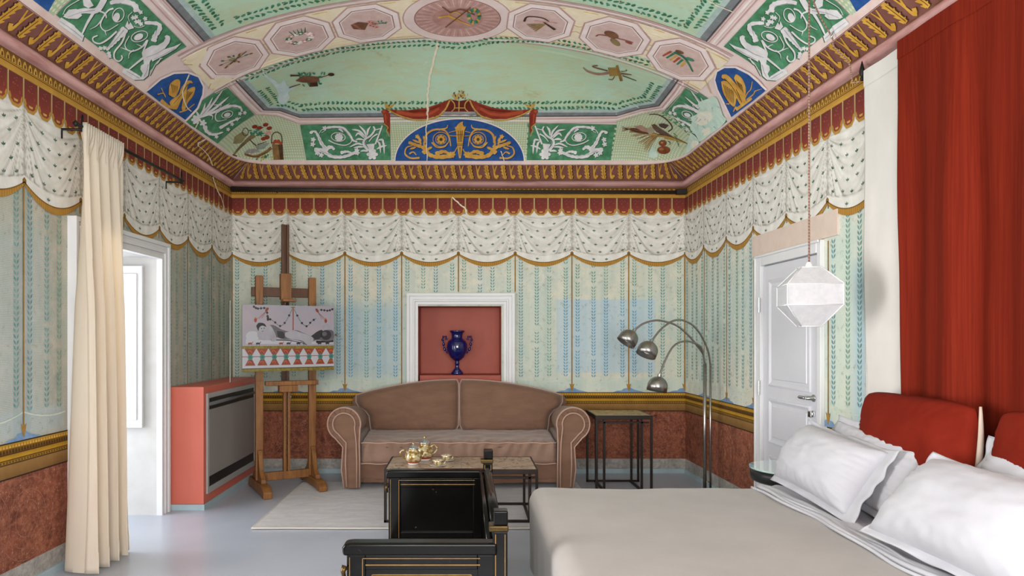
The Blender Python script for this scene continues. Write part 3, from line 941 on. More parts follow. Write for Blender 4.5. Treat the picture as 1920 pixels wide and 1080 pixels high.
dots, fieldm = dots_mat(), field_mat()
green_p = paint('#417854', '#5c9875', 'panel_green'); green_s = paint('#2c5139', '#35603f')
white_g = paint('#d3d2d4', '#eae9e9', 'grisaille_white'); white_s = paint('#9c9aa2', '#b5b3b8')
blue_p = paint('#234a88', '#305c98', 'lunette_blue'); blue_s = paint('#14305e', '#1a3a6c')
cream_p = paint('#e6d8b8', '#ede2c8', 'band_cream'); pink_l = paint('#b9938f', '#c8a6a2'); pink_w = paint('#eee2df', '#e6d5d1')
ochre = paint('#c08f3e', '#d8ac58', 'ochre_gold'); ochre_d = paint('#54391a', '#6b4a20')
rose = paint('#c9ada6', '#d6beb7', 'rose_ground'); red_d = paint('#80301f', '#983e28', 'drapery_red'); red_l = paint('#a3492e', '#b05236'); red_k = paint('#5d1f1a', '#702820')
grey_d, grey_l = paint('#6f7476', '#82888a'), paint('#9fb3b0', '#b3c7c2')
brown = paint('#6b4632', '#805a42'); brown_d = paint('#43291e', '#553628'); leafg = paint('#2f6b4c', '#4a8563'); leafl = paint('#3f7f66', '#5c977c')

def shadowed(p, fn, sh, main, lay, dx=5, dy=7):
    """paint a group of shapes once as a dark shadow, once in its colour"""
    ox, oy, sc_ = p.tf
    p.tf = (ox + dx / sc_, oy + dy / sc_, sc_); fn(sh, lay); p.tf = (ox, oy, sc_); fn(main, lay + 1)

# ---- fields of pale green
def sidex(Y, d, s):          # plan x at depth d from the vault edge
    return xl(Y) + INS + d if s < 0 else xr(Y) - INS - d
far_px = [(441, 150), (467, 178), (494, 206), (524, 207), (562, 220), (700, 219), (860, 218), (1020, 218), (1156, 217), (1200, 204), (1236, 198), (1258, 170), (1281, 137),
          (1220, 111), (1160, 94), (1110, 81), (1060, 72), (1010, 66), (960, 65), (912, 67), (885, 73), (857, 76), (830, 74), (805, 71), (730, 75), (680, 80), (630, 87), (580, 98), (530, 112), (480, 132)]
far_xy = ray_vault(far_px)
p = Paint(proj_plan, maxe=.07, base=.003); p.poly(far_xy, fieldm, 0, raw=True)
def outline(p, pts, offs):
    """lines parallel to a closed outline; positive = inwards"""
    P = np.array(pts); n = len(P); d = np.roll(P, -1, 0) - np.roll(P, 1, 0); d /= np.linalg.norm(d, axis=1, keepdims=True)
    nn = np.stack([-d[:, 1], d[:, 0]], -1)
    if ((P.mean(0) - P) * nn).sum() < 0: nn = -nn
    return lambda o: P + nn * o
far_o = outline(p, far_xy, None)
bord = far_xy[:13]
def bandline(p, o, wd, m, lay, idx=slice(0, 13), rev=False):
    q = far_o(o)[idx]; p.stroke(q, wd, wd, m, lay, smooth=False)
bandline(p, .022, .045, grey_d, 1); bandline(p, .060, .035, grey_l, 1); bandline(p, .003, .010, paint('#4b4648'), 2)
far_field = p.build('painted_field', ceiling)
p = Paint(proj_plan, maxe=.07, base=.0026)
bandline(p, -.045, .012, pink_w, 1); bandline(p, -.026, .006, pink_l, 1); bandline(p, -.075, .005, pink_l, 1)
p.build('painted_pink_moulding', ceiling)
# near field
nyf = 4.80
near_xy = [(sidex(nyf, .455, -1), nyf)] + [(x, nyf - .0) for x in np.linspace(-1.4, 1.35, 8)] + [(sidex(nyf, .455, 1), nyf), (sidex(3.4, .455, 1), 3.4), (sidex(2.2, .455, 1), 2.2), (sidex(2.2, .455, -1), 2.2), (sidex(3.4, .455, -1), 3.4)]
p = Paint(proj_plan, maxe=.09, base=.003); p.poly(near_xy, fieldm, 0, raw=True)
for sg in (-1, 1):
    L = [(sidex(y, .475, sg), y) for y in np.linspace(nyf, 2.2, 20)]
    p.stroke(L, .05, .05, grey_d, 1, smooth=False)
    p.stroke([(a - sg * .04, b) for a, b in L], .035, .035, grey_l, 1, smooth=False)
    p.stroke([(a + sg * .022, b) for a, b in L], .01, .01, paint('#4b4648'), 2, smooth=False)
p.build('painted_field', ceiling)
p = Paint(proj_plan, maxe=.07, base=.0026)
for sg in (-1, 1):
    for d, wd, m_ in ((.41, .014, pink_w), (.435, .006, pink_l), (.385, .006, pink_l)):
        p.stroke([(sidex(y, d, sg), y) for y in np.linspace(nyf, 2.2, 20)], wd, wd, m_, 1, smooth=False)
p.build('painted_pink_moulding', ceiling)

# ---- leaf garlands inside the fields
def garland(name, pts, step, parent):
    p = Paint(proj_plan, base=.0062, step=.0006, maxe=9)
    P = np.array(pts); seg = np.linalg.norm(np.diff(P, axis=0), axis=1); L = np.concatenate([[0], np.cumsum(seg)])
    s_ = 0; i = 0
    while s_ < L[-1]:
        k = min(np.searchsorted(L, s_, side='right') - 1, len(seg) - 1); f = (s_ - L[k]) / seg[k]
        c = P[k] + (P[k + 1] - P[k]) * f; d = (P[k + 1] - P[k]) / seg[k]; n = np.array([-d[1], d[0]])
        for sg in (-1, 1):
            a = math.atan2(d[1], d[0]) + sg * random.uniform(.5, 1.1)
            q = c + n * sg * .018 + np.array([math.cos(a), math.sin(a)]) * .016
            p.ell(q, random.uniform(.017, .023), random.uniform(.009, .013), leafg if (i + sg) % 3 else leafl, 0, a, 8)
            if i % 4 == 0 and sg > 0: p.ell(c + n * .045 * random.choice((-1, 1)), .007, .007, red_k, 0, 0, 6)
            if random.random() < .5: p.ell(c + n * sg * .045 + d * .01, .012, .007, leafl, 0, a + .4, 6)
        s_ += step * .78; i += 1
    return p.build(name, parent)
fi = far_o(.12)
garland('painted_garland', list(fi[1:12]), .052, ceiling)
fi2 = far_o(.07)
garland('painted_garland', list(fi2[13:]) + [fi2[0]], .052, ceiling)
garland('painted_garland', [(x, nyf - .10) for x in np.linspace(-1.55, 1.5, 12)], .052, ceiling)
for sg in (-1, 1): garland('painted_garland', [(sidex(y, .59, sg), y) for y in np.linspace(nyf - .1, 3.0, 10)], .052, ceiling)

# ---- transverse band with octagons and central oval
B0, B1, BC = 4.80, 5.56, 5.18
p = Paint(proj_plan, maxe=.07, base=.003)
nb_ = 40; X0, X1 = sidex(BC, .26, -1), sidex(BC, .26, 1); xs_ = np.linspace(X0, X1, nb_)
p.poly([(x, B0 + .075) for x in xs_] + [(x, B1 - .075) for x in xs_[::-1]], cream_p, 0, raw=True)
for y, wd, m_ in ((B0 + .012, .012, pink_l), (B0 + .040, .014, pink_w), (B0 + .068, .006, pink_l), (B0 + .1, .012, paint('#c9ab72')), (B1 - .012, .012, pink_l), (B1 - .040, .014, pink_w), (B1 - .068, .006, pink_l), (B1 - .1, .012, paint('#c9ab72'))):
    p.stroke([(x, y) for x in xs_], wd, wd, m_, 1, smooth=False)
band = p.build('painted_arch_band', ceiling)
def octo(cx, hx, hy):
    c = .42
    return [(cx - hx, BC - hy * c), (cx - hx * c, BC - hy), (cx + hx * c, BC - hy), (cx + hx, BC - hy * c), (cx + hx, BC + hy * c), (cx + hx * c, BC + hy), (cx - hx * c, BC + hy), (cx - hx, BC + hy * c)]
OCT = [-1.72, -1.235, -.73, .56, 1.115, 1.61]
def sprig(p, c, n, sp, cols, seed, wd=.012):
    r = random.Random(seed)
    for i in range(n):
        a = r.uniform(0, 6.28); L = r.uniform(.3, 1) * sp
        e = (c[0] + math.cos(a) * L, c[1] + math.sin(a) * L * .6)
        p.stroke([c, e], wd * .4, wd * .3, cols[i % len(cols)], 6, smooth=False)
        p.ell(e, wd * 1.3, wd * .7, cols[(i + 1) % len(cols)], 6.5, a, 7)
pk = paint('#c98d86', '#dba79e'); pkw = paint('#e3d3cd'); wheat = paint('#a08a5a', '#b59f6c')
for i, cx in enumerate(OCT):
    p = Paint(proj_plan, maxe=.06, base=.0065, step=.0006); hx, hy = (.235, .285) if i not in (0, 5) else (.215, .285)
    p.poly(octo(cx, hx + .012, hy + .014), pink_l, 0, raw=True); p.poly(octo(cx, hx, hy), pink_w, 1, raw=True)
    p.poly(octo(cx, hx * .84, hy * .82), paint('#8a625e', '#9c746f'), 2, raw=True); p.poly(octo(cx, hx * .81, hy * .79), pink_w, 3, raw=True)
    p.poly(octo(cx, hx * .77, hy * .75), rose, 4, raw=True)
    o8 = p.build('painted_octagon', band)
    p = Paint(proj_plan, maxe=.06, base=.0098, step=.0005); c = (cx, BC)
    if i == 0: sprig(p, c, 16, .13, [leafg, brown, wheat], 3, .012); p.stroke([(cx - .1, BC + .06), (cx + .1, BC - .05)], .02, .01, brown, 6)
    elif i == 1:
        for k in range(14):
            a = k * 2 * math.pi / 14; q = (cx + .085 * math.cos(a), BC + .07 * math.sin(a))
            p.flower(q, .026, [pk, pkw, leafg][k % 3], pkw, 6)
        for k in range(5): p.stroke([(cx - .03 + k * .02, BC - .06), (cx - .05 + k * .03, BC - .14)], .012, .004, leafg, 6, smooth=False)
    elif i == 2:
        p.poly([(cx - .11, BC + .03), (cx - .03, BC + .07), (cx + .01, BC - .03), (cx - .06, BC - .07), (cx - .12, BC - .04)], brown, 6, raw=True)
        p.stroke([(cx - .1, BC - .05), (cx - .06, BC + .05)], .02, .02, paint('#8a5a48'), 7, smooth=False)
        for k in range(6): p.flower((cx + .02 + (k % 3) * .02, BC - .05 + k * .02), .022, pk, red_l, 6)
        sprig(p, (cx + .09, BC), 9, .07, [leafg, leafl], 5, .009)
    elif i == 3:
        for k in range(11): p.stroke([(cx + .04, BC - .02), (cx - .10 + k * .008, BC + .02 + k * .011)], .010, .006, [wheat, brown][k % 2], 6, smooth=False)
        p.stroke([(cx - .12, BC - .02), (cx - .10, BC - .10), (cx, BC - .11), (cx + .06, BC - .07)], .018, .01, brown_d, 6)
        p.stroke([(cx + .02, BC - .05), (cx + .12, BC + .05)], .012, .025, brown_d, 6, smooth=False); p.stroke([(cx - .05, BC - .05), (cx + .12, BC - .06)], .01, .01, pk, 6, smooth=False)
    elif i == 4:
        p.ell((cx - .03, BC - .05), .06, .045, brown, 6, .6); p.ell((cx + .02, BC + .05), .06, .03, paint('#7b6a45'), 6, .9)
        p.stroke([(cx - .13, BC + .03), (cx - .10, BC - .01), (cx + .04, BC - .02), (cx + .14, BC - .02)], .014, .012, paint('#8a4a42'), 6); p.ell((cx + .11, BC), .03, .014, paint('#8a4a42'), 7, .3)
    else:
        for k in range(6): p.stroke([(cx - .09 + k * .025, BC - .08 + k * .012), (cx - .12 + k * .03, BC + .03 + k * .01)], .02, .014, [red_l, leafg, ochre][k % 3], 6, smooth=False)
        p.stroke([(cx - .07, BC - .09), (cx + .02, BC - .06), (cx + .12, BC + .07)], .03, .012, leafg, 6); p.ell((cx - .04, BC - .12), .03, .02, brown, 7); p.ell((cx + .05, BC - .08), .03, .02, leafl, 7)
    p.build('painted_emblem', o8)
# spandrel fillets between the octagons
p = Paint(proj_plan, maxe=.06, base=.0042, step=.0006); fl = paint('#c2a264', '#d2b57c')
for a, b in ((-1.96, -1.72), (-1.72, -1.235), (-1.235, -.73), (.56, 1.115), (1.115, 1.61), (1.61, 1.9)):
    m_ = (a + b) / 2
    for sg in (-1, 1):
        p.stroke([(m_ - .17, BC + sg * .24), (m_, BC + sg * .04), (m_ + .17, BC + sg * .24)], .008, .008, fl, 1, n=4)
        p.stroke([(m_ - .10, BC + sg * .24), (m_, BC + sg * .13), (m_ + .10, BC + sg * .24)], .008, .008, pink_w, 1, n=4)
p.build('painted_fillets', band)
# oval
oc = (-.056, BC)
p = Paint(proj_plan, maxe=.06, base=.0045, step=.0006)
p.ell(oc, .412, .392, pink_l, 0, n=48); p.ell(oc, .402, .382, pink, 1, n=48); p.ell(oc, .325, .302, paint('#8a625e', '#9c746f'), 2, n=48); p.ell(oc, .318, .295, paint('#b79088', '#c6a29a'), 3, n=48)
p.ell(oc, .19, .17, paint('#ab7f78', '#bb928a'), 4, n=32)
for k in range(60):
    a = k * 2 * math.pi / 60; p.stroke([(oc[0] + .2 * math.cos(a), oc[1] + .18 * math.sin(a)), (oc[0] + .31 * math.cos(a), oc[1] + .288 * math.sin(a))], .004, .008, [paint('#c9aaa2'), paint('#a47a74')][k % 2], 5, smooth=False)
oval = p.build('painted_oval', band)
p = Paint(proj_px, (480, 0, 4), base=.0085, step=.0006)
for q in ([(1395, 40), (1460, 85)], [(1610, 45), (1420, 195)]): p.stroke(q, 10, 8, brown, 5, smooth=False)
p.ring((1490, 105), 45, 25, 9, ochre, 6); p.stroke([(1365, 120), (1450, 110), (1530, 150), (1610, 180)], 14, 8, ochre, 6)
p.stroke([(1450, 85), (1540, 60), (1640, 100)], 10, 8, brown, 6)
for k in range(18):
    a = k * 2 * math.pi / 18; p.ell((1635 + 40 * math.cos(a), 110 + 48 * math.sin(a)), 15, 10, [leafg, leafl, ochre][k % 3], 6, a, 7)
p.build('painted_emblem', oval)

# ---- eagle lunettes at the feet of the band
def eagle_r(p):
    p.poly([(1520, 596), (1535, 525), (1590, 488), (1690, 488), (1790, 538), (1862, 598), (1935, 682), (1652, 893), (1588, 765), (1538, 665)], pink_w, 0)
    p.poly([(1530, 590), (1545, 530), (1600, 500), (1680, 500), (1780, 550), (1850, 610), (1915, 680), (1655, 875), (1600, 760), (1550, 660)], blue_p, 1)
    def birds(m, l):
        p.poly([(1575, 600), (1590, 680), (1630, 750), (1668, 790), (1685, 775), (1690, 700), (1650, 620), (1605, 595)], m, l, smooth=True)
        p.poly([(1578, 572), (1585, 548), (1625, 552), (1680, 610), (1730, 680), (1765, 745), (1735, 790), (1690, 720), (1650, 640), (1610, 590)], m, l, smooth=True)
        p.poly([(1672, 575), (1690, 545), (1735, 580), (1762, 650), (1755, 725), (1715, 660)], m, l, smooth=True)
        p.stroke([(1690, 815), (1740, 780), (1810, 730)], 26, 18, m, l); p.stroke([(1745, 760), (1775, 690), (1800, 660), (1812, 600)], 9, 5, m, l)
        p.stroke([(1770, 740), (1820, 700), (1835, 675), (1875, 662)], 9, 5, m, l); p.stroke([(1690, 790), (1670, 830)], 12, 8, m, l, smooth=False); p.stroke([(1640, 770), (1610, 770)], 12, 5, m, l, smooth=False)
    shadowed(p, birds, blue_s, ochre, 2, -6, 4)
    for k in range(6): p.stroke([(1595 + k * 14, 620 + k * 10), (1620 + k * 10, 720 + k * 10)], 5, 2, ochre_d, 4, smooth=False)
    for k in range(5): p.stroke([(1690 + k * 10, 590 + k * 8), (1715 + k * 8, 650 + k * 10)], 5, 2, ochre_d, 4, smooth=False)
    p.stroke([(1600, 575), (1660, 640), (1720, 740)], 5, 3, ochre_d, 4); p.stroke([(1690, 660), (1735, 760)], 4, 3, ochre_d, 4, smooth=False)
p = Paint(proj_px, (960, 0, 4), base=.011); eagle_r(p); p.build('painted_eagle_lunette', ceiling)
def eagle_l(p):
    p.poly([(1066, 692), (1190, 582), (1295, 532), (1405, 526), (1492, 558), (1530, 640), (1525, 705), (1484, 808), (1384, 914)], pink_w, 0)
    p.poly([(1085, 690), (1200, 590), (1300, 545), (1400, 540), (1480, 570), (1515, 640), (1510, 700), (1470, 800), (1380, 895)], blue_p, 1)
    def birds(m, l):
        p.poly([(1255, 700), (1265, 625), (1310, 585), (1342, 595), (1335, 660), (1300, 720)], m, l, smooth=True)
        p.poly([(1440, 612), (1425, 594), (1390, 600), (1350, 650), (1330, 700), (1260, 760), (1310, 815), (1350, 740), (1385, 690), (1405, 620)], m, l, smooth=True)
        p.poly([(1375, 690), (1410, 655), (1455, 642), (1442, 705), (1400, 760), (1372, 825), (1352, 800)], m, l, smooth=True)
        p.stroke([(1195, 745), (1250, 790), (1300, 805)], 30, 20, m, l); p.stroke([(1170, 700), (1215, 690), (1230, 720), (1200, 650)], 9, 5, m, l); p.stroke([(1335, 835), (1390, 815), (1450, 770)], 10, 6, m, l)
    shadowed(p, birds, blue_s, ochre, 2, -5, 5)
    for k in range(5): p.stroke([(1275 + k * 12, 620 + k * 4), (1285 + k * 8, 690 - k * 4)], 5, 2, ochre_d, 4, smooth=False)
    for k in range(5): p.stroke([(1395 + k * 10, 670 + k * 2), (1385 + k * 7, 760 - k * 12)], 5, 2, ochre_d, 4, smooth=False)
    p.stroke([(1400, 620), (1350, 700), (1290, 770)], 5, 3, ochre_d, 4)
    cr = paint('#d8cdb4', '#e6dcc6'); p.stroke([(1410, 545), (1370, 640), (1360, 700), (1390, 790), (1425, 825)], 10, 7, cr, 6)
p = Paint(proj_px, (0, 0, 4), base=.011); eagle_l(p); p.build('painted_eagle_lunette', ceiling)

# ---- sphinx panels along the side walls (one drawing, mirrored)
def sphinx(proj, first):
    pg = Paint(proj_plan, maxe=.07, base=.003); s_ = 1 if first else -1
    yy = np.linspace(4.765, 3.80, 12)
    pg.poly([(sidex(y, .345, s_), y) for y in yy] + [(sidex(y, .028, s_), y) for y in yy[::-1]], green_p, 0, raw=True)
    panel = pg.build('painted_sphinx_panel', ceiling)
    p = Paint(proj, (1340, 0, 6), base=.0045, step=.0006)
    def fig(m, l):
        p.poly([(320, 388), (287, 405), (284, 435), (300, 480), (360, 555), (440, 612), (495, 650), (522, 700), (530, 770), (545, 850), (600, 897), (628, 880), (602, 825), (628, 780), (620, 735), (585, 715), (592, 660), (604, 605), (565, 550), (490, 508), (425, 505), (360, 465), (338, 425), (345, 402)], m, l)
        p.poly([(165, 480), (230, 545), (330, 605), (430, 655), (492, 690), (508, 650), (430, 590), (340, 545), (250, 518)], m, l)
        p.stroke([(580, 640), (680, 720), (755, 785)], 26, 14, m, l); p.stroke([(535, 445), (565, 520), (600, 600)], 22, 14, m, l)
        p.stroke([(380, 650), (400, 660), (460, 720), (530, 845)], 10, 8, m, l); p.stroke([(400, 650), (430, 700), (450, 720)], 14, 4, m, l)
        p.poly([(600, 895), (640, 850), (760, 775), (812, 768), (832, 822), (700, 905)], m, l)
        # central husk and scrolls
        p.stroke([(770, 315), (850, 410), (920, 490), (990, 565)], 80, 26, m, l, lobes=6)
        p.poly([(678, 312), (700, 270), (715, 245), (735, 275), (745, 228), (775, 292), (740, 332)], m, l)
        p.stroke([(765, 340), (815, 470), (900, 580), (905, 660), (860, 690), (822, 655), (828, 620)], 20, 14, m, l)
        p.stroke([(870, 350), (970, 440), (1060, 490), (1125, 470), (1132, 425), (1080, 398)], 20, 14, m, l)
        p.stroke([(470, 465), (450, 400), (395, 315), (420, 262), (560, 250)], 60, 36, m, l, lobes=7)
        p.stroke([(640, 130), (655, 60), (720, 25), (830, 8), (930, 30)], 66, 40, m, l, lobes=7)
        for q in ((550, 205), (598, 132), (618, 235), (650, 185), (682, 195), (600, 265), (648, 240), (965, 600), (1010, 540), (1055, 545), (960, 635)): p.flower(q, 26, m, m, l, 5)
        p.ring((622, 405), 95, 55, 9, m, l, .35); p.ring((845, 165), 60, 82, 9, m, l, -.45); p.ell((632, 412), 55, 34, m, l, .5); p.ell((866, 190), 36, 54, m, l, -.4)
        p.stroke([(540, 450), (600, 525), (690, 570), (755, 562), (785, 500), (735, 400)], 20, 8, m, l); p.stroke([(690, 560), (740, 600), (752, 655)], 16, 5, m, l)
        p.stroke([(740, 568), (800, 545), (840, 532)], 14, 4, m, l); p.stroke([(600, 520), (660, 492)], 14, 4, m, l)
        p.stroke([(895, 90), (960, 120), (1030, 225), (1040, 300), (980, 345), (850, 272)], 20, 8, m, l); p.stroke([(1030, 225), (1090, 290), (1162, 330)], 16, 4, m, l); p.stroke([(1000, 340), (985, 395)], 14, 4, m, l, smooth=False)
        p.stroke([(690, 130), (735, 180), (725, 240)], 8, 6, m, l); p.stroke([(560, 285), (620, 305), (680, 290)], 8, 6, m, l)
        # second beast
        p.stroke([(975, -60), (1010, 20), (1085, 115), (1230, 120), (1340, 150), (1430, 185)], 70, 50, m, l)
        p.stroke([(1110, 130), (1190, 260), (1250, 385)], 34, 18, m, l); p.stroke([(1050, 120), (990, 150), (975, 200)], 22, 12, m, l)
        p.poly([(1240, 172), (1290, 212), (1390, 212), (1450, 190), (1385, 108), (1300, 98)], m, l)
        p.poly([(1228, 402), (1320, 310), (1330, 290), (1470, 198), (1522, 262), (1250, 472)], m, l)
        p.stroke([(1240, -20), (1400, 80), (1452, 165)], 9, 7, m, l)
        p.poly([(1110, 60), (1160, -30), (1230, -40), (1220, 60), (1170, 90)], m, l)
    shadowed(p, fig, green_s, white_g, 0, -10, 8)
    for q in ([(350, 540), (450, 600), (560, 640)], [(540, 720), (560, 800), (590, 860)], [(240, 540), (350, 600), (470, 660)], [(790, 330), (870, 430), (960, 530)], [(830, 320), (900, 420), (985, 545)], [(430, 330), (450, 400)], [(690, 60), (800, 35), (900, 40)], [(1100, 110), (1250, 135), (1400, 190)], [(1250, 430), (1340, 350), (1490, 240)], [(640, 880), (780, 800)]):
        p.stroke(q, 9, 5, white_s, 3)
    p.build('painted_sphinx', panel)
sphinx(proj_px, True); sphinx(proj_px_mir, False)
# dotted panels and blue lunettes nearer the viewer, cut by the frame
for s_ in (-1, 1):
    p = Paint(proj_plan, maxe=.07, base=.003); yy = np.linspace(3.79, 3.58, 5)
    p.poly([(sidex(y, .345, s_), y) for y in yy] + [(sidex(y, .02, s_), y) for y in yy[::-1]], dots, 0, raw=True)
    yy = np.linspace(3.74, 2.9, 14)
    p.poly([(sidex(y, .02 + .30 * math.sqrt(max(0, 1 - ((y - 3.32) / .42) ** 2)), s_), y) for y in yy] , blue_p, 2, raw=True)
    p.build('painted_blue_lunette', ceiling)

# ---- small scroll panels beside the eagles (mirrored)
def small_scroll(proj):
    p = Paint(proj, (340, 150, 6.75)); p.poly([(50, 530), (140, 400), (230, 280), (390, 170), (560, 70), (925, 435), (780, 525), (650, 620), (540, 720), (455, 805), (250, 660)], green_p, 0)
    def fig(m, l):
        for e in ((520, 125), (470, 190), (395, 215), (600, 205), (300, 285), (180, 385), (150, 440), (610, 290)):
            p.stroke([(210, 480), ((210 + e[0]) / 2 + 15, (480 + e[1]) / 2 + 10), e], 30, 10, m, l, leaf=True)
        p.flower((180, 500), 60, m, m, l, 6); p.flower((270, 540), 45, m, m, l, 5)
        p.ring((578, 430), 72, 42, 9, m, l, -.3); p.ell((578, 435), 42, 26, m, l, -.3)
        p.stroke([(430, 400), (520, 355), (640, 320), (740, 340), (765, 395)], 40, 22, m, l, lobes=6)
        p.stroke([(445, 400), (425, 460), (455, 515), (570, 495)], 18, 8, m, l); p.stroke([(330, 430), (390, 450), (385, 500)], 24, 6, m, l)
        p.stroke([(290, 575), (320, 650), (400, 688), (525, 655)], 55, 16, m, l, lobes=5); p.stroke([(480, 605), (620, 525), (750, 470)], 40, 10, m, l, lobes=5)
        for q in ((740, 420), (800, 410), (640, 555), (590, 620), (440, 715), (700, 490)): p.flower(q, 26, m, m, l, 5)
        p.stroke([(410, 310), (500, 310), (480, 350)], 12, 5, m, l)
    shadowed(p, fig, green_s, white_g, 1, 6, 8)
    for q in ([(250, 440), (400, 270), (480, 190)], [(520, 370), (640, 340), (730, 360)], [(320, 620), (400, 665), (480, 660)]): p.stroke(q, 8, 4, white_s, 4)
    return p.build('painted_scroll_panel', ceiling)
small_scroll(proj_px); small_scroll(proj_px_mir)

# ---- lyre scroll panels left and right of the blue lunette
def lyre_panel(mirror):
    p = Paint(proj_px, (540, 200, 8), mirror=mirror); p.poly([(180, 268), (1440, 238), (1530, 240), (1545, 802), (275, 802), (230, 540)], green_p, 0)
    def fig(m, l):
        p.stroke([(395, 640), (520, 655), (640, 735), (780, 752), (900, 730), (1010, 682)], 60, 40, m, l, lobes=9)
        p.stroke([(560, 640), (640, 600), (700, 640)], 70, 30, m, l, lobes=4); p.stroke([(790, 690), (880, 670), (960, 690)], 50, 20, m, l, lobes=4)
        p.stroke([(335, 375), (410, 370), (460, 450), (500, 540), (575, 640)], 24, 56, m, l, lobes=6); p.ell((350, 382), 26, 22, m, l)
        p.stroke([(580, 310), (700, 300), (830, 315), (930, 420), (975, 500), (1040, 522)], 34, 26, m, l, lobes=8); p.stroke([(770, 320), (830, 380)], 50, 10, m, l, smooth=False)
        p.ring((755, 450), 105, 65, 11, m, l, .12); p.flower((765, 455), 62, m, m, l, 9)
        p.stroke([(610, 498), (700, 545), (840, 575), (930, 545), (965, 490)], 16, 12, m, l); p.stroke([(470, 395), (500, 350), (545, 320)], 10, 8, m, l); p.stroke([(500, 385), (540, 365), (555, 330)], 8, 6, m, l)
        p.stroke([(1415, 278), (1370, 400), (1310, 560)], 20, 26, m, l); p.stroke([(1282, 290), (1300, 345), (1240, 430), (1150, 490), (1138, 565), (1205, 655)], 22, 40, m, l); p.stroke([(1305, 345), (1395, 322)], 14, 14, m, l, smooth=False)
        p.stroke([(1215, 520), (1270, 450), (1345, 402)], 12, 22, m, l)
        p.poly([(1178, 560), (1302, 548), (1285, 655), (1225, 650)], m, l); p.flower((1265, 712), 85, m, m, l, 6)
        for a, b, e in (((1180, 470), (1150, 370), (1065, 275)), ((1170, 460), (1070, 360), (960, 338)), ((1150, 470), (1060, 395), (1012, 440)), ((1190, 430), (1200, 350), (1240, 288)), ((1135, 490), (1070, 480), (1015, 490)), ((1125, 570), (1040, 550), (925, 602)), ((1140, 600), (1070, 598), (985, 612)), ((1340, 510), (1375, 560), (1390, 695)), ((1410, 495), (1435, 560), (1445, 705)), ((1330, 635), (1400, 595), (1485, 578)), ((1350, 500), (1410, 490), (1440, 520)), ((1090, 665), (1140, 655), (1200, 668))):
            p.stroke([a, b, e], 30, 8, m, l, leaf=True)
        for q in ((380, 490), (372, 560), (440, 690), (500, 722), (552, 318), (1040, 690), (1030, 650)): p.flower(q, 38, m, m, l, 5)
    shadowed(p, fig, green_s, white_g, 1, 6 if mirror is None else -6, 10)
    for q in ([(480, 655), (640, 715), (780, 735), (920, 712)], [(470, 470), (520, 560), (560, 610)], [(640, 305), (800, 325), (900, 410), (950, 480)], [(1180, 500), (1165, 560), (1210, 630)]): p.stroke(q, 8, 5, white_s, 4)
    return p.build('painted_lyre_panel', ceiling)
lyre_panel(None); lyre_panel(860)

# ---- blue torch lunette with dotted ground and red drapery
p = Paint(proj_px, (700, 160, 6)); p.poly([(185, 368), (970, 352), (1752, 345), (1725, 848), (210, 848)], dots, 0)
p.stroke([(170, 345), (970, 328), (1755, 320)], 46, 46, pink_w, 1); p.stroke([(170, 330), (970, 313), (1755, 305)], 5, 5, pink_l, 2)
dotp = p.build('painted_dotted_panel', ceiling)
p = Paint(proj_px, (700, 160, 6), base=.0055)
def semi(rx, ry): return [(970 + rx * math.cos(a), 848 - ry * math.sin(a)) for a in np.linspace(0, math.pi, 40)]
p.poly(semi(733, 485), pink_w, 0); p.poly(semi(722, 472), blue_p, 1)
def scroll(mx):
    X_ = lambda pts: [((2 * 970 - x) if mx else x, y) for x, y in pts]
    def fig(m, l):
        p.stroke(X_([(572, 650), (600, 545), (690, 492), (800, 500), (852, 570), (872, 680)]), 26, 12, m, l); p.stroke(X_([(735, 492), (820, 475), (838, 438)]), 22, 8, m, l)
        c = X_([(762, 602)])[0]; p.ring(c, 90, 82, 8, m, l); p.ring(c, 60, 54, 7, m, l); p.flower(c, 48, m, ochre_d, l, 8)
        p.stroke(X_([(658, 635), (715, 690), (800, 685), (838, 640)]), 18, 10, m, l)
        p.stroke(X_([(395, 635), (480, 665), (570, 700), (640, 780), (760, 802), (905, 780)]), 30, 50, m, l, lobes=9)
        p.stroke(X_([(560, 760), (600, 720), (660, 690)]), 50, 20, m, l, lobes=3); p.stroke(X_([(700, 770), (790, 740), (860, 770)]), 50, 25, m, l, lobes=4); p.flower(X_([(885, 775)])[0], 38, m, m, l, 6)
        p.stroke(X_([(520, 812), (420, 815), (358, 765), (375, 695), (440, 672)]), 24, 12, m, l); p.stroke(X_([(405, 765), (450, 745), (485, 780)]), 20, 8, m, l)
        for a, e in (((470, 660), (395, 630)), ((480, 690), (410, 712)), ((540, 660), (510, 600)), ((520, 640), (440, 605)), ((600, 690), (560, 650)), ((540, 620), (495, 565)), ((590, 640), (560, 560))):
            p.stroke(X_([a, e]), 24, 8, m, l, leaf=True, n=5)
        p.flower(X_([(495, 570)])[0], 26, m, m, l, 5); p.stroke(X_([(905, 760), (950, 680)]), 12, 8, m, l, smooth=False); p.stroke(X_([(850, 525), (940, 500)]), 8, 8, m, l, smooth=False); p.stroke(X_([(860, 560), (940, 565)]), 8, 8, m, l, smooth=False)
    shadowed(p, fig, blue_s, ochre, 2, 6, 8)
scroll(False); scroll(True)
def torch(m, l):
    p.poly([(928, 478), (1028, 478), (1008, 640), (1000, 710), (985, 815), (965, 815), (948, 710), (940, 640)], m, l); p.poly([(915, 462), (1042, 455), (1030, 492), (925, 492)], m, l)
    p.poly([(930, 460), (955, 425), (985, 405), (1010, 398), (1005, 430), (1022, 460)], m, l)
shadowed(p, torch, blue_s, ochre, 4, 8, 6)
for x in (955, 978, 1000): p.stroke([(x, 500), (x - (x - 975) * .3, 630)], 7, 6, ochre_d, 7, smooth=False)
for y in (545, 650, 665): p.stroke([(935, y), (1010, y)], 6, 6, ochre_d, 7, smooth=False)
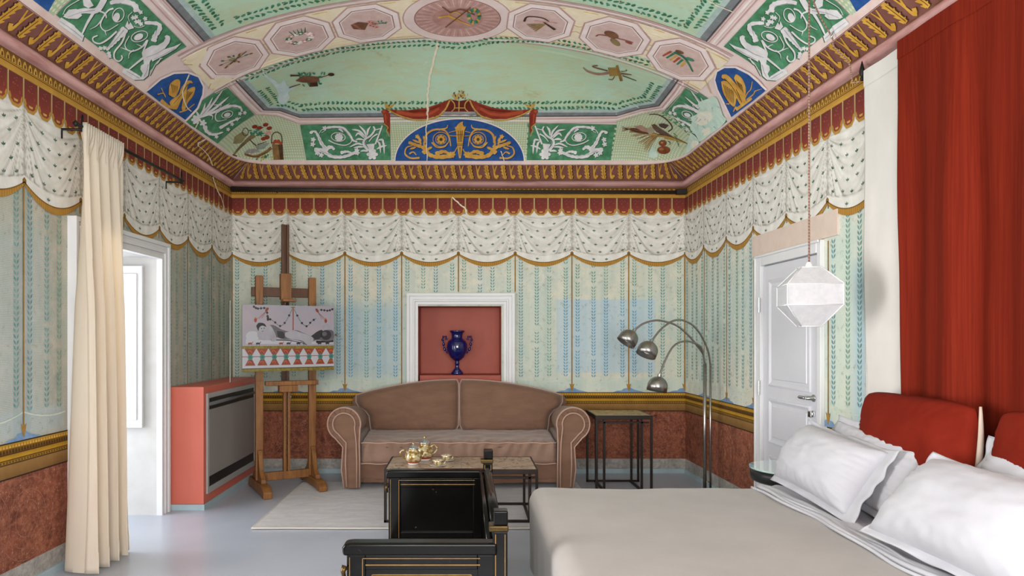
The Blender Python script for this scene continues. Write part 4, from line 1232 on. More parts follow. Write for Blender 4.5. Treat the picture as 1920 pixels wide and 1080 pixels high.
p.stroke([(975, 690), (976, 790)], 10, 5, ochre_d, 7, smooth=False)
p.build('painted_torch_lunette', dotp)
p = Paint(proj_px, (700, 160, 6), base=.0075)
goldf = paint('#b58f45', '#caa660')
def drape(mx):
    X_ = lambda pts: [((2 * 972 - x) if mx else x, y) for x, y in pts]
    p.poly(X_([(160, 262), (280, 272), (400, 272), (600, 246), (760, 192), (862, 148), (850, 210), (800, 265), (730, 330), (600, 372), (450, 372), (330, 342), (240, 310)]), red_d, 0)
    p.stroke(X_([(260, 290), (450, 325), (620, 315), (740, 255)]), 40, 26, red_l, 1); p.stroke(X_([(400, 285), (600, 275), (760, 215)]), 16, 10, red_k, 1)
    fr = X_([(165, 265), (250, 315), (340, 350), (450, 380), (600, 380), (735, 335), (810, 262), (860, 160)]); p.stroke(fr, 16, 18, goldf, 2)
    for q in cat_rom(fr, 8)[4:-6]: p.stroke([q, (q[0], q[1] + 16)], 7, 4, ochre_d, 2, smooth=False)
    p.poly(X_([(108, 310), (190, 305), (188, 545), (160, 500), (150, 450), (122, 425)]), red_d, 0); p.stroke(X_([(135, 320), (145, 420)]), 18, 14, red_l, 1, smooth=False); p.stroke(X_([(120, 425), (165, 465), (150, 500), (180, 570)]), 12, 8, goldf, 2)
    p.ell(X_([(135, 290)])[0], 45, 28, red_d, 1); p.ell(X_([(120, 285)])[0], 20, 16, red_l, 2)
    # bird
    p.poly(X_([(120, 178), (150, 205), (200, 215), (250, 190), (215, 235), (170, 252), (135, 240)]), goldf, 3); p.stroke(X_([(175, 225), (190, 195)]), 16, 4, ochre_d, 4, smooth=False); p.stroke(X_([(160, 250), (180, 268)]), 6, 5, goldf, 3, smooth=False)
    p.stroke(X_([(866, 145), (910, 195), (912, 250), (880, 285)]), 14, 10, goldf, 3)
drape(False); drape(True)
p.poly([(860, 150), (972, 170), (1082, 150), (1150, 250), (1150, 292), (790, 292), (800, 258)], red_k, -1)
p.stroke([(905, 245), (1035, 245)], 10, 10, goldf, 3, smooth=False); p.stroke([(965, 165), (962, 285)], 16, 12, goldf, 3, smooth=False)
for k in range(46):
    x = 972 + random.gauss(0, 48); y = 110 + random.gauss(0, 24)
    if abs(x - 972) > 110 or not 55 < y < 155: continue
    p.ell((x, y), random.uniform(10, 20), random.uniform(5, 8), [goldf, ochre_d, ochre][k % 3], 3 + k * .02, random.uniform(0, 3.1), 6)
p.build('painted_drapery', dotp)

# ---- corner fans
p = Paint(proj_px, (0, 0, 1)); p.poly([(407.5, 269), (421, 257), (436, 243), (456, 228), (477, 216), (494, 215), (525, 218), (561, 233), (568, 268), (573, 300), (520, 300), (480, 300), (455, 297), (430, 286)], dots, 0)
fanl = p.build('painted_corner_fan', ceiling)
p = Paint(proj_px, (340, 150, 6.75), base=.0048)
wick, wick_d = paint('#7a5c36', '#96744a'), paint('#4a3522', '#5c4430')
p.poly([(1145, 808), (1282, 808), (1297, 1005), (1170, 1008)], wick, 1); p.poly([(1225, 815), (1282, 808), (1297, 1005), (1250, 1006)], wick_d, 2)
p.stroke([(1140, 800), (1150, 690), (1205, 652), (1262, 690), (1280, 800)], 12, 12, wick_d, 2)
for q in ((1170, 788), (1205, 778), (1240, 785), (1262, 792), (1190, 765), (1230, 765)): p.ell(q, 22, 18, red_l, 3)
p.poly([(650, 800), (672, 712), (770, 645), (835, 690), (760, 790), (690, 805)], paint('#7f7a55', '#948d66'), 0); p.ring((808, 650), 36, 50, 9, wick_d, 2)
p.stroke([(655, 945), (735, 850), (850, 742), (925, 690)], 20, 60, paint('#6a5c40', '#84744f'), 1); p.stroke([(640, 945), (700, 960)], 22, 18, wick_d, 2, smooth=False)
for k in range(26): p.ell((960 + random.gauss(0, 55), 660 + random.gauss(0, 25)), 30, 9, [leafg, leafl][k % 2], 2 + k * .02, random.uniform(-1, 1), 7)
for q in ((925, 582), (985, 598), (1065, 558), (1112, 602), (1080, 722), (1100, 665), (1040, 735)): p.ell(q, 38, 24, red_d if q[0] != 1100 else pk, 3, -.2, 9)
p.stroke([(860, 745), (905, 790), (950, 830)], 12, 16, wick_d, 2)
p.poly([(790, 915), (850, 870), (930, 860), (1010, 900), (900, 925)], paint('#8d8a86', '#b0adaa'), 3); p.poly([(930, 830), (1000, 800), (1115, 790), (1050, 860), (960, 880)], paint('#7d8a7c', '#96a294'), 3); p.stroke([(960, 810), (1080, 770)], 12, 5, wick_d, 4, smooth=False)
p.stroke([(795, 930), (930, 960), (1060, 910), (1140, 850)], 26, 40, wick, 4); p.stroke([(820, 945), (950, 965), (1100, 900)], 8, 8, wick_d, 5)
for k in range(22): p.ell((1060 + random.gauss(0, 50), 965 + random.gauss(0, 22)), 18, 9, [paint('#9a9a52'), leafg, wick][k % 3], 3 + k * .02, random.uniform(0, 3), 6)
p.build('painted_basket_trophy', fanl)
p = Paint(proj_px, (1130, 140, 6)); p.poly([(145, 520), (270, 470), (400, 430), (560, 402), (700, 405), (860, 500), (1000, 640), (1092, 780), (900, 912), (760, 962), (400, 965), (90, 965), (115, 740)], dots, 0)
fanr = p.build('painted_corner_fan', ceiling)
p = Paint(proj_px, (1130, 140, 6), base=.0048)
st = [paint('#8a6a3c', '#a5844f'), paint('#6a4a2a', '#80603a'), paint('#a98a55')]
for k in range(34):
    e = (random.uniform(230, 520), 0); fy = 560 + (e[0] - 230) * 1.05 + random.gauss(0, 25)
    p.stroke([(800, 700), (640, 670 + k % 5 * 5), ((640 + e[0]) / 2, (670 + fy) / 2 - 20), (e[0], fy)], 10, 4, st[k % 3], 1 + k * .02, n=4)
for k in range(4): p.stroke([(520, 660), (370, 640 - k * 12), (215, 575 + k * 18)], 16, 5, [brown, brown_d][k % 2], 2)
p.stroke([(700, 680), (820, 720), (960, 770)], 70, 8, paint('#a0803e', '#b8965a'), 2); p.stroke([(640, 660), (800, 700), (975, 775)], 10, 4, brown_d, 3)
p.ell((690, 842), 76, 46, paint('#6f3b22', '#8a5032'), 4); p.ell((678, 762), 46, 36, paint('#7b4428', '#8f5636'), 5); p.stroke([(740, 740), (765, 760), (755, 785)], 10, 5, brown_d, 5)
p.ell((670, 755), 16, 10, paint('#b07a5a'), 6); p.ell((665, 830), 28, 14, paint('#9a6040'), 6)
p.stroke([(525, 442), (610, 438), (700, 480), (770, 550), (785, 600), (740, 632)], 8, 14, brown_d, 4)
p.ell((540, 620), 42, 40, paint('#9a9078', '#b0a68e'), 4); p.poly([(352, 572), (430, 562), (500, 600), (520, 645), (450, 630), (390, 600)], paint('#9d7a6a', '#b08e7e'), 4)
p.poly([(550, 555), (590, 545), (640, 590), (720, 640), (790, 690), (700, 670), (610, 640), (570, 590)], paint('#5b4438', '#6d5548'), 5); p.poly([(630, 545), (690, 540), (750, 560), (710, 600), (650, 580)], paint('#4b3a36'), 5)
for k in range(5): p.stroke([(800 + k * 12, 650 + k * 30), (850 + k * 5, 690 + k * 30)], 8, 3, leafg, 4, smooth=False)
wp = paint('#b5d3c6', '#cfe0d2', 'worn_patch'); wp2 = paint('#dcdccb', '#e8e4d6')
p.poly([(1000, 640), (1060, 690), (1100, 770), (1060, 850), (990, 880), (930, 880), (960, 800), (970, 720)], wp, 8, smooth=True); p.poly([(1020, 730), (1080, 740), (1090, 800), (1040, 840), (1000, 800)], wp2, 9, smooth=True)
p.poly([(560, 800), (600, 850), (620, 920), (540, 930), (520, 870)], wp, 0.5, smooth=True)
p.build('painted_harvest_trophy', fanr)
p = Paint(proj_px, (1130, 140, 6), base=.0085)
p.poly([(1080, 300), (1180, 265), (1270, 240), (1320, 330), (1360, 450), (1400, 500), (1330, 590), (1200, 680), (1100, 750), (1060, 680), (990, 600), (1010, 520), (1000, 470), (1080, 420)], wp, 0, smooth=True)
p.poly([(1080, 420), (1200, 400), (1240, 480), (1150, 560), (1070, 540)], wp2, 1, smooth=True); p.poly([(1120, 620), (1200, 580), (1220, 640), (1150, 680)], wp2, 1, smooth=True)
for k in range(40):
    x, y = random.uniform(1040, 1330), random.uniform(330, 650)
    if y > 750 - (x - 1000) * .35: continue
    p.stroke([(x, y), (x + random.uniform(-40, 40), y + random.uniform(10, 45))], random.uniform(4, 10), 3, [white_g, white_s, wp2][k % 3], 2 + k * .01, smooth=False)
p.build('worn_plaster_patch', ceiling)

# ---- trophies floating in the far field, repairs and cracks
p = Paint(proj_px, (480, 0, 4), base=.0075)
p.poly([(295, 600), (350, 560), (470, 570), (475, 600), (440, 618), (340, 612)], brown, 1); p.poly([(400, 615), (460, 610), (465, 640), (400, 645)], brown_d, 2); p.stroke([(255, 560), (330, 560)], 14, 8, brown_d, 1, smooth=False)
p.stroke([(245, 652), (330, 625)], 8, 6, brown, 1, smooth=False); p.stroke([(470, 578), (560, 552)], 6, 6, brown, 1, smooth=False); p.ell((563, 552), 25, 12, brown_d, 2)
for k in range(20): p.ell((random.choice((410, 350, 490)) + random.gauss(0, 22), random.choice((545, 615, 560)) + random.gauss(0, 10)), 14, 7, leafg if k % 2 else leafl, 2 + k * .01, random.uniform(0, 3), 6)
p.build('painted_trophy', far_field)
p = Paint(proj_px, (960, 0, 4), base=.0075)
p.poly([(720, 500), (800, 500), (820, 560), (735, 565)], paint('#8a7038', '#a08548'), 1); p.poly([(780, 485), (795, 480), (832, 600), (812, 602)], paint('#84602e'), 2)
p.stroke([(535, 500), (570, 530), (650, 550), (730, 540)], 8, 20, paint('#8f6a5a', '#a58474'), 1); p.stroke([(720, 525), (640, 505), (605, 490), (645, 485)], 8, 8, brown, 1); p.stroke([(820, 545), (900, 555)], 12, 5, brown, 1, smooth=False); p.stroke([(830, 560), (935, 600)], 6, 4, brown_d, 1, smooth=False)
p.stroke([(770, 565), (755, 590), (725, 588)], 7, 6, brown, 1); p.stroke([(820, 530), (860, 525), (855, 515)], 6, 5, brown, 1)
p.build('painted_trophy', far_field)
p = Paint(proj_px, (480, 0, 4), base=.0065); pb = paint('#b7d2d2', '#cfdedc', 'pale_repair')
p.poly([(45, 520), (75, 560), (130, 590), (170, 620), (210, 600), (235, 640), (290, 650), (240, 690), (250, 730), (200, 780), (160, 750), (165, 700), (130, 630), (60, 560)], pb, 0, smooth=True)
p.build('pale_plaster_repair', far_field)
crk = paint('#dcd3b4', '#e9e2cb', 'crack_fill')
def crack(name, proj, tf, pts, w0, w1, parent, base=.009):
    p = Paint(proj, tf, base=base); r = random.Random(len(pts)); q = [(a + r.uniform(-1, 1) * w0 * .25, b + r.uniform(-1, 1) * w0 * .25) for a, b in cat_rom(pts, 4)]
    p.stroke(q, w0, w1, crk, 0, smooth=False, lobes=len(q) // 2); return p.build(name, parent)
crack('plaster_crack', proj_px, (480, 0, 4), [(1370, 310), (1350, 370), (1335, 450), (1305, 560), (1295, 640), (1285, 720), (1290, 790), (1285, 860)], 18, 12, far_field, .0095)
crack('plaster_crack', proj_px, (700, 160, 6), [(600, 200), (610, 330), (595, 480), (600, 620), (605, 845)], 16, 8, dotp, .013)
crack('plaster_crack', proj_px, (700, 160, 6), [(1435, 730), (1455, 790), (1470, 846)], 10, 8, dotp, .013)
crack('plaster_crack', proj_px, (340, 150, 6.75), [(1090, 400), (1030, 480), (1015, 550)], 10, 7, ceiling, .007)
crack('plaster_crack', proj_px, (340, 150, 6.75), [(210, 520), (170, 600), (110, 690)], 14, 12, ceiling, .0085)
crack('plaster_crack', proj_px, (960, 0, 4), [(1480, 0), (1560, 40), (1670, 85)], 8, 6, ceiling, .009)
# cracks down the frieze and the window wall
fr_proj = lambda side: (lambda P, off: np.array([frieze_pt(side, a[0], a[1], o) for a, o in zip(P, off)]))
crack('plaster_crack', fr_proj('l'), (0, 0, 1), [(6.00, .98), (5.97, .55), (6.10, .5), (6.30, .35), (6.45, .05)], .022, .03, cornice, .009)
crack('plaster_crack', proj_left, (0, 0, 1), [(6.50, 2.885), (6.58, 2.80), (6.72, 2.72), (6.80, 2.63)], .022, .012, wall_left, .014)
crack('plaster_crack', proj_back, (0, 0, 1), [(-.13, 2.80), (-.06, 2.73), (0, 2.68), (.02, 2.60)], .012, .016, wall_back, .014)
# ================================================================ NICHE, DOORS, WINDOW
terra = mat('terracotta_paint', '#a8503f', '#b05a48', rough=.6, scale=3)
mb = MB(); yb_ = YB + .42
mb.add([(NIX0, YB, NIZ0), (NIX0, yb_, NIZ0), (NIX0, yb_, NIZ1), (NIX0, YB, NIZ1)], [(0, 1, 2, 3)])
mb.add([(NIX1, YB, NIZ0), (NIX1, yb_, NIZ0), (NIX1, yb_, NIZ1), (NIX1, YB, NIZ1)], [(0, 3, 2, 1)])
mb.add([(NIX0, yb_, NIZ0), (NIX1, yb_, NIZ0), (NIX1, yb_, NIZ1), (NIX0, yb_, NIZ1)], [(0, 1, 2, 3)])
mb.add([(NIX0, YB, NIZ1), (NIX0, yb_, NIZ1), (NIX1, yb_, NIZ1), (NIX1, YB, NIZ1)], [(0, 1, 2, 3)])
mb.add([(NIX0, YB, NIZ0), (NIX0, yb_, NIZ0), (NIX1, yb_, NIZ0), (NIX1, YB, NIZ0)], [(0, 3, 2, 1)])
niche = mb.build('niche', terra, wall_back, fix=False); props(niche, 'terracotta lined wall niche')
MB().box(NIX0 + .012, NIX1 - .002, YB + .05, yb_ - .002, NIZ0, .99).build('shelf', terra, niche, bevel=.003)
def frame_ring(mb, x0, x1, z0, z1, wd, y0, y1, bottom=True):
    """moulded picture-frame ring, mitred, facing -y"""
    o = [(x0, z0), (x1, z0), (x1, z1), (x0, z1)]; i_ = [(x0 + wd, z0 + wd), (x1 - wd, z0 + wd), (x1 - wd, z1 - wd), (x0 + wd, z1 - wd)]
    vs = [(a, y1, b) for a, b in o] + [(a, y0, b) for a, b in o] + [(a, y0, b) for a, b in i_] + [(a, y1, b) for a, b in i_]
    fs = []
    for k in range(4):
        j = (k + 1) % 4; fs += [(k, j, 4 + j, 4 + k), (4 + k, 4 + j, 8 + j, 8 + k), (8 + k, 8 + j, 12 + j, 12 + k), (12 + k, 12 + j, j, k)]
    return mb.add(vs, fs)
nf = thing('niche_frame', None, None); nf.parent = wall_back; nf['label'] = 'white stepped moulding around the niche'
for a, b, y in ((0, .03, .050), (.03, .035, .038), (.065, .018, .046), (.083, .032, .026)):
    mb = MB(); frame_ring(mb, -.59 + a, .503 - a, .80 + a, 1.824 - a, b, YB - y, YB); mb.build('moulding', white_paint, nf, bevel=.003)

# ---- white panelled door in the right wall
def RX(y, off): return xr(y) - off
class WallFrame:
    """maps (u along wall towards the viewer, w out of the wall, z) to world, right wall"""
    def __init__(s, y0): s.a = math.atan(14 / 1300); s.o = Vector((xr(y0), y0, 0)); s.d = Vector((math.sin(s.a), -math.cos(s.a), 0)); s.n = Vector((-math.cos(s.a), -math.sin(s.a), 0))
    def M(s): return Matrix(((s.d.x, s.n.x, 0, s.o.x), (s.d.y, s.n.y, 0, s.o.y), (0, 0, 1, 0), (0, 0, 0, 1)))
wf = WallFrame(5.30); MR = wf.M()
door = thing('door_1', 'white three-panel door with chrome handle between lamp and bed', 'door', kind='structure')
dw = .94
mb = MB().box(0, .085, 0, .035, 0, 1.995).box(dw - .045, dw, 0, .03, 0, 1.995).box(.085, dw - .045, 0, .035, 1.915, 1.995); mb.xf(MR).build('door_frame', white_paint, door, bevel=.004)
mb = MB().box(.0, .018, .035, .048, 0, 1.995).box(0, dw, .035, .048, 1.977, 1.995); mb.xf(MR).build('frame_bead', white_paint, door, bevel=.004)
leaf_m = mat('door_white', '#d6d6dc', '#cfcfd6', rough=.38, scale=2)
mb = MB().box(.09, dw - .05, -.035, .012, .008, 1.908); dl = mb.xf(MR).build('door_leaf', leaf_m, door, bevel=.003)
def door_panel(z0, z1):
    u0, u1 = .19, dw - .15
    mb = MB()
    prof = [(0, .012), (0, .020), (.012, .024), (.030, .014), (.045, .006), (.055, .018)]
    rows = []
    for a, w_ in prof: rows.append([(u0 + a, w_, z0 + a), (u1 - a, w_, z0 + a), (u1 - a, w_, z1 - a), (u0 + a, w_, z1 - a)])
    vs = [q for r in rows for q in r]; fs = []
    for k in range(len(rows) - 1):
        for i in range(4): j = (i + 1) % 4; fs.append((k * 4 + i, k * 4 + j, k * 4 + 4 + j, k * 4 + 4 + i))
    fs.append(tuple((len(rows) - 1) * 4 + i for i in range(4))); mb.add(vs, fs)
    mb.xf(MR).build('door_panel', leaf_m, dl, bevel=.002)
door_panel(1.02, 1.80); door_panel(.60, .93); door_panel(.10, .51)
chrome = mat('chrome', '#c9cacc', '#bfc0c3', rough=.12, metal=1); steel = mat('brushed_steel', '#9c9893', '#aaa6a1', rough=.32, metal=1, stretch=(1, 1, 14), scale=9)
for z in (1.62, 1.0): MB().lathe([(.009, -.055), (.009, .055)], (.088, .045, z), 10).xf(MR).build('hinge', chrome, door, bevel=.002)
mb = MB().lathe([(.024, 0), (.024, .008), (.014, .012), (.010, .05)], (0, 0, 0), 16); mb.xf(Matrix.Translation((dw - .11, .012, .985)) @ Matrix.Rotation(-math.pi / 2, 4, 'X')); mb.tube([(dw - .11, .055, .985), (dw - .14, .06, .985), (dw - .19, .06, .984), (dw - .225, .058, .983)], [.009, .008, .012, .007], 10)
for u in (.145, .165, .185, .205): mb.lathe([(.003, -.012), (.012, 0), (.003, .012)], (dw - u, .06, .985), 8)
mb.xf(MR).build('door_handle', chrome, dl, smooth=True)
mb = MB().box(dw - .125, dw - .095, .012, .02, .865, .905).lathe([(.012, 0), (.012, .02)], (dw - .11, .02, .875), 10).box(dw - .155, dw - .115, .025, .032, .86, .90); mb.xf(MR).build('door_lock', chrome, dl, bevel=.003)
# pale plaster patch above the door
mb = MB(); mb.add([(RX(5.42, .012), 5.42, 2.0), (RX(4.20, .012), 4.20, 2.0), (RX(4.20, .012), 4.20, 2.158), (RX(5.42, .012), 5.42, 2.158), (RX(5.42, 0), 5.42, 2.0), (RX(4.20, 0), 4.20, 2.0), (RX(4.20, 0), 4.20, 2.158), (RX(5.42, 0), 5.42, 2.158)], [(0, 1, 2, 3), (0, 4, 5, 1), (3, 2, 6, 7), (1, 5, 6, 2), (0, 3, 7, 4)])
mb.build('plaster_patch', mat('bare_plaster', '#d8c5b8', '#cfbbae', scale=8, rough=.9), wall_right)
# room beyond the door is closed off by the leaf itself: a backing
MB().box(xr(4.8) + .05, xr(4.8) + .08, 4.3, 5.4, 0, 2.05).build('door_backing', white_plaster, door)

# ---- french window opening in the left wall
fwin = thing('window_1', 'white moulded french window opening behind the cream curtain', 'window', kind='structure')
al = math.atan(15 / 1300)
class LF:
    pass
oL = Vector((xl(5.5), 5.5, 0)); dL = Vector((-math.sin(al), -math.cos(al), 0)); nL = Vector((math.cos(al), -math.sin(al), 0))
ML = Matrix(((dL.x, nL.x, 0, oL.x), (dL.y, nL.y, 0, oL.y), (0, 0, 1, 0), (0, 0, 0, 1)))
W_ = 1.31
for a, wd, th in ((0, .03, .055), (.03, .022, .042), (.052, .03, .05), (.082, .018, .036), (.1, .03, .045)):
    mb = MB(); pr = [(a, 0), (a, 2.115 - a), (W_ - a, 2.115 - a), (W_ - a, 0)]; pi_ = [(a + wd, 0), (a + wd, 2.115 - a - wd), (W_ - a - wd, 2.115 - a - wd), (W_ - a - wd, 0)]
    vs = [(u, t_, z) for t_ in (0, th) for (u, z) in pr + pi_]; fs = []
    for k in range(3): fs += [(8 + k, 8 + k + 1, 8 + 4 + k + 1, 8 + 4 + k), (k, k + 1, 8 + k + 1, 8 + k), (4 + k, 4 + k + 1, 12 + k + 1, 12 + k)]
    mb.add(vs, fs); mb.xf(ML).build('architrave', white_paint, fwin, bevel=.003)
mb = MB(); D_ = .62
mb.box(.13, .11, -D_, .0, 0, 2.0).box(W_ - .13, W_ - .11, -D_, 0, 0, 2.0).box(.11, W_ - .11, -D_, 0, 2.0, 2.03)
mb.xf(ML).build('reveal', white_plaster, fwin)
mb = MB().box(.135, .165, -.50, -.095, .68, 1.93); sh = mb.xf(ML).build('shutter', mat('shutter_white', '#d9d9da', rough=.5), fwin, bevel=.004)
mb = MB().box(.163, .172, -.46, -.135, .74, 1.87); mb.xf(ML).build('shutter_panel', white_paint, sh, bevel=.006)
mb = MB().box(.13, .17, -D_, -D_ + .05, 0, 2.0).box(W_ - .17, W_ - .13, -D_, -D_ + .05, 0, 2.0).box(.17, W_ - .17, -D_, -D_ + .05, 1.94, 2.0).box(W_ / 2 - .035, W_ / 2 + .035, -D_, -D_ + .05, 0, 1.94)
mb.xf(ML).build('window_sash', white_paint, fwin, bevel=.004)

# ================================================================ FURNITURE
# ---- red heater cabinet with grey fan-coil panel
cab = thing('heater_cabinet', 'terracotta box cabinet with grey fan coil panel beside the easel', 'heater', (0, 0, 0))
cx0, cx1, cy0, cy1, cz = xl(6.2) + .018, -2.085, 5.53, 6.93, .982
mb = MB().box(cx0, cx1, cy0, cy1, .045, cz); mb.build('body', mat('cabinet_terracotta', '#c56452', '#cb6b58', rough=.5, scale=2), cab, bevel=.004)
MB().box(cx0, cx1 + .008, cy0 - .008, cy1, .0, .045).build('plinth', bb, cab)
gp = mat('grey_panel', '#8c8886', '#938f8c', rough=.4, scale=2); dk = mat('dark_slot', '#1c1c1e', rough=.5)
mb = MB()
for (y0, y1, z0, z1) in ((5.585, 5.62, .115, .925), (6.83, 6.865, .115, .925), (5.62, 6.83, .885, .925), (5.62, 6.83, .115, .165)): mb.box(cx1 - .001, cx1 + .012, y0, y1, z0, z1)
mb.build('panel_frame', mat('light_grey_trim', '#a5a3a2', rough=.4), cab, bevel=.002)
MB().box(cx1 - .002, cx1 + .003, 5.62, 6.83, .165, .885).build('recess', dk, cab)
mb = MB(); mb.add([(cx1 + .010, 5.63, .25), (cx1 + .010, 6.82, .25), (cx1 + .010, 6.82, .79), (cx1 + .010, 5.63, .79), (cx1 + .003, 5.63, .25), (cx1 + .003, 6.82, .25), (cx1 + .003, 6.82, .79), (cx1 + .003, 5.63, .79)], [(0, 1, 2, 3), (4, 7, 6, 5), (0, 4, 5, 1), (1, 5, 6, 2), (2, 6, 7, 3), (3, 7, 4, 0)])
mb.build('front_panel', gp, cab)
MB().tube([(cx1 + .006, 5.64, .835), (cx1 + .006, 6.81, .835)], .016, 10).build('air_vane', mat('vane_grey', '#5b5b5e', rough=.35), cab, smooth=True)

# ---- sofa
vel = mat('taupe_velvet', '#7b5a46', '#6d4e3c', scale=5, rough=.8, sheen=.2, bump=.12, bscale=120, stretch=(1, 1, 3)); vel_l = mat('taupe_piping', '#b08d7b', rough=.7, sheen=.3); vel_s = mat('taupe_velvet_seat', '#907160', '#806452', scale=7, rough=.75, sheen=.3, bump=.2, bscale=25)
sofa = thing('sofa', 'taupe velvet slipcovered sofa with rolled arms in front of the niche', 'sofa')
SX = -.057; yF, yBk = 6.20, 6.965
def wob(x, y, z, s, a): return noise.noise(Vector((x * s, y * s, z * s))) * a
# base skirt
mb = MB().rbox(SX - .93, SX + .93, yF + .03, yBk - .06, .05, .27, .012, 40, 2, disp=lambda p, d: (p.x, p.y + (.010 * math.sin(p.x * 38) * max(0, (.2 - p.z) / .2) if p.y < 6.4 else 0), p.z + (.02 * abs(math.sin((p.x - SX) * 1.7)) if p.z < .1 else 0)))
mb.build('skirt', vel, sofa, smooth=True)
# seat
def seat_d(p, d):
    x = p.x; z = p.z; y = p.y
    if d.z > .5 or z > .4: z += wob(p.x, p.y, 0, 9, .010) + .035 * max(0, (y - yF) / .5) * 1.0 + .006 * math.sin(p.x * 55 + 6 * wob(p.x, p.y, 2, 3, 1)) * max(0, 1 - (y - yF) / .25)
    if y < yF + .06: y += .013 * math.sin((p.x + (.45 - z) * .5 * math.sin(p.x * 4)) * 62 + 4 * wob(p.x, 0, 5, 4, 1)) * min(1, max(.15, (z - .24) / .2))
    return (x, y, z)
MB().rbox(SX - .875, SX + .875, yF - .01, yF + .62, .245, .447, .035, 70, 3, disp=seat_d).build('seat', vel_s, sofa, smooth=True)
for z in (.434, .248): MB().tube([(SX - .872 + 1.744 * i / 40, yF - .012, z + .004 * math.sin(i * 1.3)) for i in range(41)], .006, 6).build('seat_piping', vel_l, sofa, smooth=True)
# back frame
bk = [(SX - 1.04, .30), (SX - 1.05, .79)] + [(SX - 1.05 + 2.1 * t_, .79 + .155 * math.sin(math.pi * t_) ** .8) for t_ in np.linspace(.04, .96, 22)] + [(SX + 1.05, .79), (SX + 1.04, .30)]
MB().prism(bk, 'y', 6.80, yBk).build('back', vel, sofa, bevel=.03, segs=3)
def back_cushion(s):
    top = [(1.008 - 1.0 * t_, .812 + .152 * math.sin(min(1, t_ * 1.02) * math.pi / 2) ** .85) for t_ in np.linspace(0, .985, 16)]
    o = [(SX + s * a, b) for a, b in [(1.008, .745), (.985, .705), (.92, .665), (.88, .61), (.868, .52), (.86, .475), (.7, .468), (.45, .465), (.2, .468), (.03, .472), (.008, .52), (.004, .65), (.004, .8), (.006, .93)] + [(max(a, .006), b) for a, b in top[::-1]]]
    o = [tuple(q) for q in o]
    if s > 0: o = o[::-1]
    def dsp(pt, t_, sg):
        x, y, z = pt; wr = 0
        if sg < 0:
            wr = .006 * math.sin(x * 90 + z * 20) * max(0, 1 - (z - .47) / .16) * max(0, t_ - .2) + wob(x, 3, z, 5, .006) * (1 - t_)
        return (x, y + wr - (z - .47) * -.10, z)
    o2 = []
    for i in range(len(o)):
        a, b = np.array(o[i]), np.array(o[(i + 1) % len(o)]); n = max(1, int(np.linalg.norm(b - a) / .03)); o2 += [tuple(a + (b - a) * k / n) for k in range(n)]
    ob = MB().puff(o2, .20, 12, 3.2, y0=6.755, disp=dsp).build('back_cushion', vel, sofa, smooth=True)
    pts = [(x, 6.745 + (z - .47) * .10, z) for x, z in o2]
    MB().tube(pts, .0055, 6, closed=True).build('piping', vel_l, ob, smooth=True)
back_cushion(-1); back_cushion(1)
# arms
def arm(s):
    c = (SX + s * .99, .605); R_ = .15
    def roll(u, v):
        a = 2 * math.pi * u; y = yF + .012 + (yBk - .05 - yF) * v
        ple = .008 * math.sin(v * 62) * (1 if .05 < v else 0)
        r = (R_ + ple) * (1 - .30 * v)
        return (c[0] + s * .03 + r * math.cos(a), y, c[1] - .02 * v + r * math.sin(a))
    A = MB().grid(roll, 40, 60, closeu=True).build('arm_roll', vel, sofa, smooth=True)
    # front keyhole panel
    o = []
    for a in np.linspace(-1.15, math.pi + .35, 30): o.append((c[0] + s * .03 + s * R_ * math.cos(a) * 1.0, c[1] + R_ * math.sin(a)))
    o += [(SX + s * .885, .46), (SX + s * .88, .25), (SX + s * .88, .03), (SX + s * 1.02, .03), (SX + s * 1.045, .2), (SX + s * 1.03, .40)]
    MB().prism(o if s < 0 else o[::-1], 'y', yF - .03, yF + .05).build('arm_body', vel, sofa, bevel=.012, segs=2)
    MB().box(SX + s * .885, SX + s * 1.03, yF + .05, yBk - .05, .04, .50).build('arm_side', vel, sofa, bevel=.02)
    for rr, y, w_ in ((R_ * .98, yF - .032, .0065), (R_ * .66, yF - .040, .006)):
        pts = [(c[0] + s * .03 + s * rr * math.cos(a), y, c[1] + rr * math.sin(a)) for a in np.linspace(-1.0, math.pi + .3, 30)]
        if rr < R_ * .8: pts = [(SX + s * .995, y, .05), (SX + s * 1.005, y, .25), (SX + s * 1.0, y, .44)] + pts + [(SX + s * .91, y, .44), (SX + s * .905, y, .25), (SX + s * .905, y, .04)]
        else: pts = [(SX + s * 1.02, y, .04), (SX + s * 1.043, y, .2), (SX + s * 1.03, y, .40)] + pts + [(SX + s * .884, y, .44), (SX + s * .881, y, .3), (SX + s * .881, y, .04)]
        MB().tube(pts, w_, 6).build('piping', vel_l, sofa, smooth=True)
    for a in np.linspace(-.7, math.pi + .1, 11):
        p0 = (c[0] + s * .03 + s * R_ * .70 * math.cos(a), yF - .034, c[1] + R_ * .70 * math.sin(a)); p1 = (c[0] + s * .03 + s * R_ * .94 * math.cos(a), yF - .030, c[1] + R_ * .94 * math.sin(a))
        MB().tube([p0, p1], [.002, .0035], 5).build('pleat', vel, A, smooth=True)
arm(-1); arm(1)

